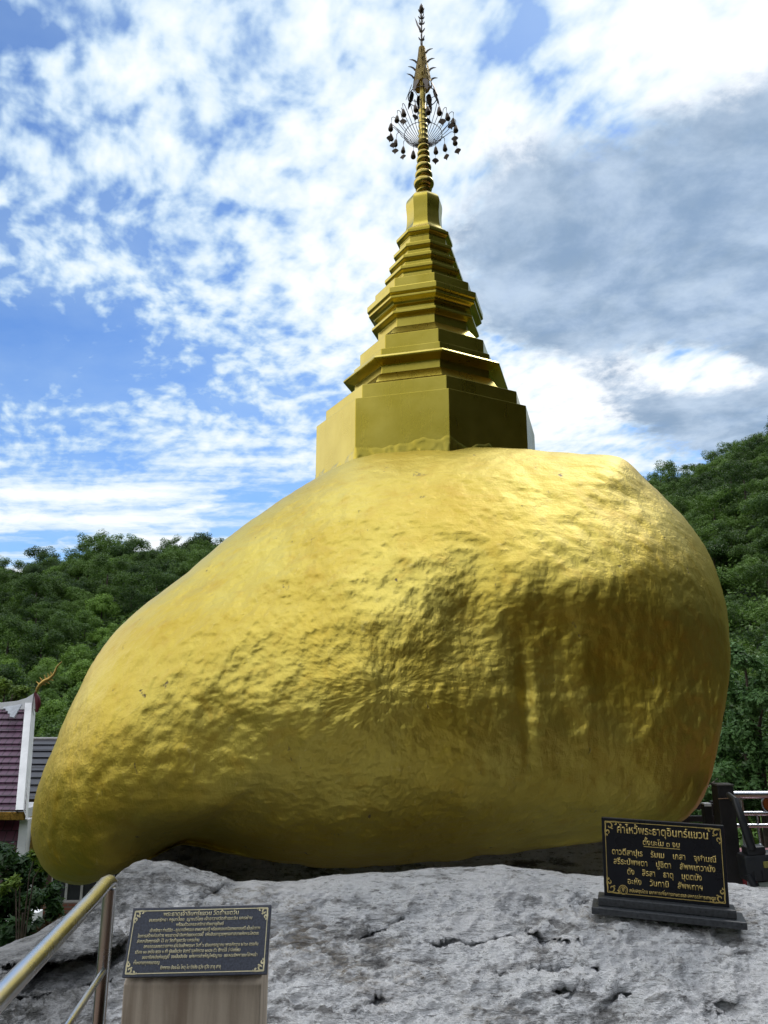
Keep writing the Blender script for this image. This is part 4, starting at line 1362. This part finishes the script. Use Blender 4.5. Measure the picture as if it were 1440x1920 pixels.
# finial: maroon neck and gold naga tail curling up
fx = tl_((xr_t + 0.06, ty1 - 0.05, zr_ + 0.1))
MB().tube([fx + Vector((0.12, 0, -0.30)), fx + Vector((0.15, 0, 0.0)), fx + Vector((0.10, 0, 0.22)), fx + Vector((0.0, 0, 0.42)), fx + Vector((0.04, 0, 0.50))],
          [0.05, 0.11, 0.10, 0.05, 0.05], 10).build('finial_neck', M['maroonp'], temple, smooth=50)
fin = MB()
ctr = [(0.03, 0.44), (0.06, 0.60), (0.16, 0.75), (0.32, 0.88), (0.50, 0.97), (0.63, 1.10), (0.70, 1.26), (0.74, 1.42), (0.83, 1.54), (0.93, 1.64)]
fin.tube([fx + Vector((x_, 0, z_)) for x_, z_ in ctr], [0.05, 0.06, 0.075, 0.085, 0.07, 0.05, 0.045, 0.035, 0.025, 0.008], 8)
for (x_, z_), (ex, ez) in zip([(0.12, 0.70), (0.22, 0.82), (0.34, 0.90), (0.46, 0.96), (0.56, 1.04)], [(-0.02, 0.86), (0.10, 1.02), (0.26, 1.12), (0.40, 1.18), (0.50, 1.24)]):
    fin.tube([fx + Vector((x_, 0, z_)), fx + Vector(((x_ + ex) / 2 + 0.03, 0, (z_ + ez) / 2)), fx + Vector((ex, 0, ez))], [0.045, 0.035, 0.006], 6)
for (x_, z_), (ex, ez) in zip([(0.22, 0.78), (0.36, 0.86), (0.50, 0.94)], [(0.38, 0.72), (0.52, 0.78), (0.66, 0.90)]):
    fin.tube([fx + Vector((x_, 0, z_)), fx + Vector((ex, 0, ez))], [0.045, 0.008], 6)
fin.build('naga_finial', M['goldp'], temple, smooth=50)
# eave, walls, column
MB().box(tl_((xl, ty0 - 0.06, ze_ - 0.28)), tl_((xr_b - 0.02, ty0 + 0.10, ze_ - 0.02)), bev=0.02).build('eave_fascia', M['fascia'], temple)
c0, c1 = pt(38, 1560, ty0 + 0.5), pt(54, 1560, ty0 + 0.5)
MB().box(tl_((c0.x, ty0 + 0.35, -8.0)), tl_((c1.x, ty0 + 0.70, ze_ - 0.30)), bev=0.02).build('column', M['white'], temple)
lr = MB()
for i in range(9):
    z0_ = ze_ - 0.35 - 0.34 * i
    lr.quad(tl_((xl, ty0 + 0.80 - 0.16 * i + 0.16, z0_)), tl_((xl, ty0 + 0.80 - 0.16 * i - 0.05, z0_ - 0.37)), tl_((c0.x - 0.02, ty0 + 0.80 - 0.16 * i - 0.05, z0_ - 0.37)), tl_((c0.x - 0.02, ty0 + 0.96 - 0.16 * i, z0_)))
lr.build('lower_roof', M['maroon'], temple)
MB().box(tl_((xl, ty0 + 1.2, -8.0)), tl_((c0.x - 1.2, ty0 + 5.5, ze_ - 0.4))).build('wall', M['white'], temple)
gp = MB()
g0 = pt(55, 1560, ty0 + 1.0)
gp.box(tl_((g0.x, ty0 + 0.9, ze_ - 1.6)), tl_((g0.x + 0.5, ty0 + 1.2, ze_ - 0.3)), bev=0.02)
for k in range(4):
    gp.tube([tl_((g0.x + 0.25, ty0 + 0.86, ze_ - 0.5 - 0.3 * k)), tl_((g0.x + 0.30, ty0 + 0.82, ze_ - 0.62 - 0.3 * k)), tl_((g0.x + 0.20, ty0 + 0.86, ze_ - 0.74 - 0.3 * k))], [0.02, 0.06, 0.01], 8)
gp.build('gilded_panel', M['goldp'], temple)

# grey roofed house behind the temple
hy = 38.0
h0, h1 = pt(52, 1386, hy), pt(150, 1386, hy)
hb = pt(60, 1500, hy - 3)
house = tag(empty('grey_roofed_house', (h0.x + 2, hy, -8.0)), 'house with a dark grey sheet roof behind the temple gable', 'house')
H0 = house.location
gr = MB()
for i in range(9):
    t0, t1 = i / 9, (i + 1) / 9
    q0 = Vector((0, hy - 3 * t0, h0.z + (hb.z - h0.z) * t0)); q1 = Vector((0, hy - 3 * t1 - 0.03, h0.z + (hb.z - h0.z) * t1 + 0.05))
    gr.quad(Vector((h0.x - 3, q0.y, q0.z)) - H0, Vector((h0.x - 3, q1.y, q1.z)) - H0, Vector((h1.x + 5, q1.y, q1.z)) - H0, Vector((h1.x + 5, q0.y, q0.z)) - H0)
gr.quad(Vector((h0.x - 3, hy, h0.z)) - H0, Vector((h1.x + 5, hy, h0.z)) - H0, Vector((h1.x + 5, hy + 3, hb.z)) - H0, Vector((h0.x - 3, hy + 3, hb.z)) - H0)
gr.build('roof', M['slate'], house)
MB().box((h0.x - 2.6 - H0.x, -2.5, 0), (h1.x + 4.6 - H0.x, 2.5, hb.z - H0.z + 0.2)).build('wall', M['brown'], house)
MB().tube([Vector((h0.x - 3.02, hy, h0.z + 0.02)) - H0, Vector((h1.x + 5.02, hy, h0.z + 0.02)) - H0], 0.07, 8).build('ridge_cap', M['mullion'], house)

# low brown building under the boulder's nose
ly = 21.0
l0, l1 = pt(90, 1690, ly), pt(300, 1690, ly)
lt, lb, ls = pt(150, 1640, ly).z, pt(150, 1692, ly).z, pt(150, 1712, ly).z
low_b = tag(empty('low_building', ((l0.x + l1.x) / 2, ly, -8.0)), 'low brown building with dark windows and brick sill below the boulder', 'building')
L0 = low_b.location
MB().box((l0.x - L0.x, 0.05, 0), (l1.x - L0.x, 4, lt - L0.z + 0.5)).build('wall', M['brown'], low_b)
MB().box((l0.x - L0.x - 0.1, -0.06, ls - L0.z), (l1.x - L0.x + 0.1, 0.048, lb - L0.z)).build('brick_sill', M['brick'], low_b)
MB().box((l0.x - L0.x - 0.05, -0.2, lt - L0.z + 0.52), (l1.x - L0.x + 0.4, 4.4, lt - L0.z + 0.66)).build('roof', M['slate'], low_b)
wn = 7
for k in range(wn):
    xa = l0.x - L0.x + 0.05 + (l1.x - l0.x - 0.1) * k / wn
    xb = l0.x - L0.x + 0.05 + (l1.x - l0.x - 0.1) * (k + 1) / wn
    fr_ = MB()
    for q in ((xa, xa + 0.03), (xb - 0.03, xb)):
        fr_.box((q[0] + 0.002, -0.02, lb - L0.z + 0.003), (q[1] - 0.002, 0.045, lt - L0.z + 0.3))
    fr_.box((xa + 0.035, -0.02, lb - L0.z + 0.003), (xb - 0.035, 0.045, lb - L0.z + 0.05))
    fo = fr_.build('window', M['mullion'], low_b)
    MB().box((xa + 0.032, 0.01, lb - L0.z + 0.052), (xb - 0.032, 0.04, lt - L0.z + 0.3)).build('pane', M['pane'], fo)
# white garden wall glimpsed through the shrub
g0, g1 = pt(-40, 1725, 15.0), pt(75, 1725, 15.0)
gw_ = MB().box((-(g1.x - g0.x) / 2, -0.1, 0), ((g1.x - g0.x) / 2, 0.1, g0.z + 0.15 + 6.5), bev=0.01).build('garden_wall', M['white'], None, ((g0.x + g1.x) / 2, 15.0, -6.5))
tag(gw_, 'white garden wall half hidden behind the leafy shrub', 'wall')


# ------------------------------------------------------------------ vegetation
def leaves(centres, radii, per, size, rg, aspect=0.5, droop=0.35, shell=0.55):
    """rhombic leaves scattered through clumps; returns vertex and quad arrays"""
    c = np.repeat(np.asarray(centres, float), per, 0)
    rad = np.repeat(np.asarray(radii, float).reshape(len(centres), -1), per, 0)
    n = len(c)
    d = rg.normal(size=(n, 3))
    d /= np.linalg.norm(d, axis=1)[:, None]
    rr_ = (shell + (1 - shell) * rg.random(n) ** 0.7) * (0.85 + 0.3 * rg.random(n))
    p = c + d * rad * rr_[:, None]
    nrm = d * 0.8 + rg.normal(size=(n, 3)) * 0.45 + np.array([0, 0, 0.55])
    nrm /= np.linalg.norm(nrm, axis=1)[:, None]
    ax = np.cross(nrm, rg.normal(size=(n, 3)))
    ax[:, 2] -= droop * np.linalg.norm(ax, axis=1)
    ax -= nrm * (ax * nrm).sum(1)[:, None]
    ax /= np.linalg.norm(ax, axis=1)[:, None]
    bx = np.cross(nrm, ax)
    s = size * (0.6 + 0.8 * rg.random(n))[:, None]
    tip = p + ax * s
    sag = nrm * s * 0.12
    v = np.stack([p - ax * s * 0.55, p + bx * s * aspect - sag, tip - sag * 0.5, p - bx * s * aspect - sag], 1).reshape(-1, 3)
    f = np.arange(n * 4).reshape(-1, 4)
    return v, f


def crown_points(rg, kind):
    """clump centres and radii for a crown of height about 1 standing on z=0"""
    if kind == 'round':
        k = 26
        d = rg.normal(size=(k, 3)); d /= np.linalg.norm(d, axis=1)[:, None]
        d[:, 2] = np.abs(d[:, 2]) * 0.9 - 0.15
        c = np.array([0, 0, 0.52]) + d * np.array([0.40, 0.40, 0.42]) * (0.55 + 0.5 * rg.random((k, 1)))
        r = 0.13 + 0.09 * rg.random(k)
    elif kind == 'loose':
        k = 22
        d = rg.normal(size=(k, 3)); d /= np.linalg.norm(d, axis=1)[:, None]
        c = np.array([0, 0, 0.62]) + d * np.array([0.36, 0.36, 0.34]) * (0.5 + 0.65 * rg.random((k, 1)))
        r = 0.08 + 0.08 * rg.random(k)
    elif kind == 'tall':
        k = 24
        z = 0.15 + 0.82 * rg.random(k)
        a = rg.random(k) * 6.28
        w = 0.30 * np.sin(np.clip((z - 0.02) / 0.98, 0, 1) * 2.7) + 0.04
        c = np.stack([w * np.cos(a), w * np.sin(a), z], -1)
        r = 0.10 + 0.07 * rg.random(k)
    else:  # bamboo: plumes that rise and arch over
        c, r = [], []
        for q in range(11):
            a = rg.random() * 6.28
            lean = 0.12 + 0.28 * rg.random()
            top = 0.72 + 0.3 * rg.random()
            for t in np.linspace(0.25, 1.15, 7):
                h = top * (t if t < 0.9 else 0.9 - (t - 0.9) * 0.7)
                c.append((lean * t ** 2 * math.cos(a) * 1.2, lean * t ** 2 * math.sin(a) * 1.2, h)); r.append(0.055 + 0.05 * math.sin(min(t, 1) * 2.6))
        c, r = np.array(c), np.array(r)
    return c, r


def tree_mesh(name, kind, seed, H, per, leaf, aspect, droop, m):
    rg = np.random.default_rng(seed)
    c, r = crown_points(rg, kind)
    rad = np.stack([r * 1.15, r * 1.15, r * 0.85], -1)
    v, f = leaves(c * H, rad * H, per, leaf, rg, aspect, droop)
    # a trunk so that the tree stands
    n = len(v)
    tw = 0.02 * H
    tv = np.array([[x * (1 if z == 0 else 0.5), y * (1 if z == 0 else 0.5), z] for z in (0, 0.6 * H) for x, y in ((-tw, -tw), (tw, -tw), (tw, tw), (-tw, tw))])
    tv[:4, 2] -= 1.5
    tf = np.array([[0, 1, 5, 4], [1, 2, 6, 5], [2, 3, 7, 6], [3, 0, 4, 7]]) + n
    me = np_mesh(name, np.concatenate([v, tv]), np.concatenate([f, tf]))
    me.materials.append(m)
    me.materials.append(M['bark'])
    mi = np.zeros(len(me.polygons), np.int32); mi[-4:] = 1
    me.polygons.foreach_set('material_index', mi)
    return me


FAR = [('broadleaf_tree', tree_mesh('broadleaf_tree', 'round', 11, 10.0, 230, 0.25, 0.5, 0.2, M['leaf_a']), 'broad dark green tree'),
       ('rounded_tree', tree_mesh('rounded_tree', 'round', 12, 8.0, 210, 0.24, 0.5, 0.2, M['leaf_a']), 'rounded dark green tree'),
       ('slender_tree', tree_mesh('slender_tree', 'tall', 13, 12.0, 220, 0.25, 0.5, 0.3, M['leaf_a']), 'slender upright dark green tree'),
       ('feathery_tree', tree_mesh('feathery_tree', 'loose', 14, 11.0, 150, 0.23, 0.45, 0.3, M['leaf_a']), 'open feathery tree with sky between its clumps'),
       ('bamboo_clump', tree_mesh('bamboo_clump', 'bamboo', 15, 10.0, 64, 0.36, 0.22, 0.9, M['leaf_c']), 'arching plumed bamboo clump'),
       ('bamboo_clump', tree_mesh('bamboo_clump', 'bamboo', 16, 9.0, 64, 0.34, 0.22, 0.9, M['leaf_c']), 'arching plumed bamboo clump'),
       ('bright_tree', tree_mesh('bright_tree', 'round', 17, 8.0, 240, 0.23, 0.5, 0.2, M['leaf_b']), 'bushy bright green tree')]


def px_az(px):
    return math.atan2((px - 720.0) / FPX, 1.0 / math.cos(0.0) * (CP - 0.02))


n_tree = 0


def plant(x, y, which, side, zone, s=1.0):
    global n_tree
    nm, me, lab = FAR[which]
    o = bpy.data.objects.new(nm, me)
    z = float(ground_h(np.array(x), np.array(y)))
    o.location = (x, y, z - 0.4)
    o.rotation_euler = (0, 0, random.uniform(0, 6.28))
    o.scale = (s * random.uniform(0.9, 1.15), s * random.uniform(0.9, 1.15), s)
    COL.objects.link(o)
    where = {'top': 'on the skyline of the', 'mid': 'in the forest on the', 'low': 'low on the foot of the'}[zone]
    tag(o, f'{lab} {where} {side} hill', 'bamboo' if 'bamboo' in nm else 'tree', f'{nm.replace("_", " ")}s {where} {side} hill')
    n_tree += 1
    return o


trng = random.Random(5)
taken = []
for side, pxa, pxb in (('left', -90, 545), ('right', 1130, 1545)):
    a0, a1 = px_az(pxa), px_az(pxb)
    rads = []
    r_ = 50.0 if side == 'left' else 56.0
    rmax = 238 if side == 'left' else 250
    while r_ < rmax:
        rads.append(r_)
        r_ += 4.0 + r_ * 0.014
    for r_ in rads:
        step = (3.4 + r_ * 0.0075) / r_
        a = a0 + trng.uniform(0, step)
        while a < a1:
            ra = r_ + trng.uniform(-2.5, 2.5)
            x, y = ra * math.sin(a), ra * math.cos(a)
            zone = 'top' if r_ > rmax - 34 else ('low' if r_ < (140 if side == 'left' else 85) else 'mid')
            u = trng.random()
            if side == 'left':
                w = 6 if (zone == 'low' and u < 0.62) else (0 if u < .3 else 1 if u < .58 else 2 if u < .72 else 3 if u < .82 else 4 if u < .93 else 6)  # bright trees crowd the low slope: its sunlit band put into leaf colour
            else:
                w = 4 if u < .28 else 5 if u < .52 else 0 if u < .68 else 1 if u < .84 else 2 if u < .92 else 3
            s = trng.uniform(0.55, 1.05) * (0.72 if zone == 'low' else 0.78)
            plant(x, y, w, side, zone, s)
            a += step * trng.uniform(0.75, 1.25)
# taller trees that break the skyline
for px_, rr0, w, s, side in ((195, 222, 3, 1.05, 'left'), (270, 222, 3, 0.8, 'left'), (100, 222, 2, 0.8, 'left'), (385, 224, 0, 1.05, 'left'), (335, 224, 3, 0.8, 'left'),
                             (245, 224, 4, 1.15, 'left'), (1243, 232, 2, 0.85, 'right'), (1420, 225, 3, 0.85, 'right'), (1372, 228, 2, 0.75, 'right'), (1190, 234, 0, 0.7, 'right')):
    a = px_az(px_)
    plant(rr0 * math.sin(a), rr0 * math.cos(a), w, side, 'top', s)


# the rest of the wood, out of the picture and behind the boulder: one mass
def forest_mass():
    rg = np.random.default_rng(21)
    Vs, Fs, n0 = [], [], 0
    k = 0
    while k < 1500:
        mid_ = k >= 900                       # the slopes hidden by the boulder and just outside the picture
        a = rg.uniform(-0.75, 0.85) if mid_ else rg.uniform(-math.pi, math.pi)
        r_ = 55 + 190 * rg.random() ** 0.7 if mid_ else (rg.uniform(28, 225) if abs(a) < 1.2 else rg.uniform(16, 150))
        dg = math.degrees(a)
        if (math.degrees(px_az(-90)) < dg < math.degrees(px_az(545))) or (math.degrees(px_az(1130)) < dg < math.degrees(px_az(1545))):
            continue
        if -70 < dg < 30 and r_ < 62:
            continue
        if -1.0 < a < -0.3 and r_ < 70:
            continue
        x, y = r_ * math.sin(a), r_ * math.cos(a)
        z = float(ground_h(np.array(x), np.array(y)))
        Hh = rg.uniform(6, 11)
        c, rd = crown_points(rg, 'round' if rg.random() < .7 else 'tall')
        v, f = leaves(c * Hh + np.array([x, y, z]), np.stack([rd, rd, rd], -1) * Hh * 1.15, 22 if mid_ else 9, 0.5 if mid_ else 0.9, rg, 0.6, 0.2)
        Vs.append(v); Fs.append(f + n0); n0 += len(v)
        k += 1
    o = mesh_obj('forest', np_mesh('forest', np.concatenate(Vs), np.concatenate(Fs)), M['leaf_a'])
    tag(o, 'dense green forest covering the surrounding hillsides', 'forest', kind='stuff')


forest_mass()


# low growth that closes the gaps between the trees on the two slopes in view
def undergrowth():
    rg = np.random.default_rng(22)
    c = []
    for pa, pb, r0, r1, n in ((-90, 545, 44, 236, 2600), (1130, 1545, 40, 250, 2000), (-500, -90, 44, 236, 1500), (545, 1130, 70, 245, 1500), (1545, 2100, 40, 240, 1800)):
        a = rg.uniform(px_az(pa), px_az(pb), n)
        r_ = r0 + (r1 - r0) * rg.random(n) ** 0.8
        x, y = r_ * np.sin(a), r_ * np.cos(a)
        c.append(np.stack([x, y, ground_h(x, y) + 0.4], -1))
    c = np.concatenate(c)
    rad = np.stack([np.full(len(c), 2.6), np.full(len(c), 2.6), rg.uniform(1.0, 2.6, len(c))], -1)
    v, f = leaves(c, rad, 60, 0.34, rg, 0.5, 0.2)
    tag(mesh_obj('undergrowth', np_mesh('undergrowth', v, f), M['leaf_a']), 'low green undergrowth between the trees on the hillsides', 'undergrowth', kind='stuff')


undergrowth()


# unseen dark trees added on the right to darken what the gold mirrors
def added_dark_grove():
    rg = np.random.default_rng(23)
    Vs, Fs, n0 = [], [], 0
    for k in range(84):
        a = R(rg.uniform(78, 172))
        r_ = rg.uniform(14, 30) + (7 if a > R(150) else 0)
        x, y = r_ * math.sin(a), r_ * math.cos(a)
        Hh = rg.uniform(17, 24) + (r_ - 14) * 0.3
        c, rd = crown_points(rg, 'tall' if k % 2 else 'round')
        v, f = leaves(c * np.array([.55, .55, 1]) * Hh + np.array([x, y, float(ground_h(np.array(x), np.array(y)))]),
                      np.stack([rd * .8, rd * .8, rd], -1) * Hh * 1.1, 40, 0.55, rg, 0.6, 0.2)
        Vs.append(v); Fs.append(f + n0); n0 += len(v)
    o = mesh_obj('added_dark_grove', np_mesh('added_dark_grove', np.concatenate(Vs), np.concatenate(Fs)),
                 foliage_mat('dark_reflection_foliage', (0.006, 0.009, 0.004), (0.020, 0.026, 0.010), 0.05))
    tag(o, 'unseen grove of tall dark trees added to darken the gold reflections', 'grove', kind='stuff')


added_dark_grove()


# nearer trees and shrubs with trunk and crown
def near_tree(name, label, loc, clumps, per, leaf, aspect, droop, m, seed, trunk_r, base_z, cat='tree', extra=None):
    rg = np.random.default_rng(seed)
    root = tag(empty(name, (loc[0], loc[1], base_z)), label, cat)
    c = np.array([q[:3] for q in clumps]) - np.array([loc[0], loc[1], base_z])
    rd = np.array([q[3] for q in clumps])
    # break every clump into smaller sprays
    cc, rr2 = [], []
    for ctr, r_ in zip(c, rd):
        for _ in range(9):
            d = rg.normal(size=3); d /= np.linalg.norm(d)
            cc.append(ctr + d * r_ * (0.35 + 0.5 * rg.random())); rr2.append(r_ * (0.26 + 0.22 * rg.random()))
    v, f = leaves(np.array(cc), np.array(rr2), per, leaf, rg, aspect, droop, 0.25)
    mesh_obj('crown', np_mesh('crown', v, f), m, root)
    tr = MB()
    mid = c.mean(0)
    tr.tube([(0, 0, -0.3), (mid[0] * 0.3, mid[1] * 0.3, mid[2] * 0.45), (mid[0] * 0.8, mid[1] * 0.8, mid[2] * 0.85)], [trunk_r, trunk_r * 0.75, trunk_r * 0.5], 10)
    for ctr in c[:: max(1, len(c) // 4)]:
        tr.tube([(mid[0] * 0.5, mid[1] * 0.5, mid[2] * 0.6), tuple((mid * 0.5 + ctr * 0.5) + np.array([0, 0, -0.1])), tuple(ctr)], [trunk_r * 0.5, trunk_r * 0.3, trunk_r * 0.12], 7)
    tr.build('trunk', M['bark'], root, smooth=60)
    return root


def clumps_px(lst, Yc, seed):
    rg = np.random.default_rng(seed)
    out = []
    for px, py, rp in lst:
        Yk = Yc + rg.uniform(-0.8, 0.8) * rp / FPX * Yc * 2
        p = pt(px, py, Yk)
        out.append((p.x, p.y, p.z, rp / FPX * Yc))
    return out


Yt = 15.0
cl = clumps_px([(1395, 1235, 34), (1440, 1262, 44), (1480, 1240, 50), (1385, 1290, 36), (1430, 1330, 46), (1490, 1320, 60), (1380, 1360, 40), (1420, 1400, 44),
                (1380, 1430, 42), (1440, 1450, 50), (1360, 1480, 44), (1500, 1410, 60), (1330, 1500, 40), (1410, 1500, 46), (1540, 1300, 60), (1350, 1400, 40), (1300, 1500, 46)], Yt, 3)
p_ = pt(1430, 1400, Yt)
near_tree('leafy_tree', 'leafy bright green tree rising behind the railing right of the boulder', (p_.x, Yt, 0), cl, 150, 0.058, 0.40, 0.25, M['leaf_g'], 31, 0.12,
          float(ground_h(np.array(p_.x), np.array(Yt))))
Yt = 9.0
cl = clumps_px([(20, 1625, 38), (-20, 1600, 46), (60, 1655, 34), (85, 1690, 34), (20, 1690, 40), (-20, 1680, 46), (55, 1730, 36), (10, 1760, 40), (100, 1720, 28), (-40, 1750, 50), (70, 1625, 20), (40, 1790, 40), (90, 1760, 30), (0, 1720, 44), (70, 1770, 36), (-10, 1800, 44)], Yt, 4)
p_ = pt(30, 1700, Yt)
near_tree('glossy_shrub', 'glossy dark green shrub at the left edge below the boulder nose', (p_.x, Yt, 0), cl, 110, 0.056, 0.30, 0.3, M['leaf_d'], 32, 0.02,
          float(ground_h(np.array(p_.x), np.array(Yt))), 'shrub')
Yt = 8.4
cl = clumps_px([(82, 1618, 14), (66, 1604, 8), (14, 1662, 12), (30, 1652, 9)], Yt, 5)
p_ = pt(60, 1640, Yt)
near_tree('young_sapling', 'young sapling with fresh yellow green leaves in front of the glossy shrub', (p_.x, Yt, 0), cl, 10, 0.055, 0.28, 0.1, M['leaf_f'], 33, 0.02,
          float(ground_h(np.array(p_.x), np.array(Yt))), 'sapling')
Yt = 8.8
cl = clumps_px([(95, 1745, 16), (112, 1748, 13), (80, 1752, 14), (125, 1735, 10)], Yt, 6)
p_ = pt(95, 1735, Yt)
near_tree('croton_bush', 'reddish brown croton bush with long narrow leaves beside the shrub', (p_.x, Yt, 0), cl, 14, 0.11, 0.13, 0.5, M['leaf_e'], 34, 0.03,
          float(ground_h(np.array(p_.x), np.array(Yt))), 'shrub')
Yt = 34.0
cl = clumps_px([(10, 1290, 26), (40, 1300, 20), (-30, 1300, 30)], Yt, 8)
p_ = pt(20, 1310, Yt)
near_tree('yellow_green_tree', 'pale yellow green tree just above the white temple ridge', (p_.x, Yt, 0), cl, 40, 0.16, 0.35, 0.3, M['leaf_f'], 35, 0.12,
          float(ground_h(np.array(p_.x), np.array(Yt))))
print('trees', n_tree)
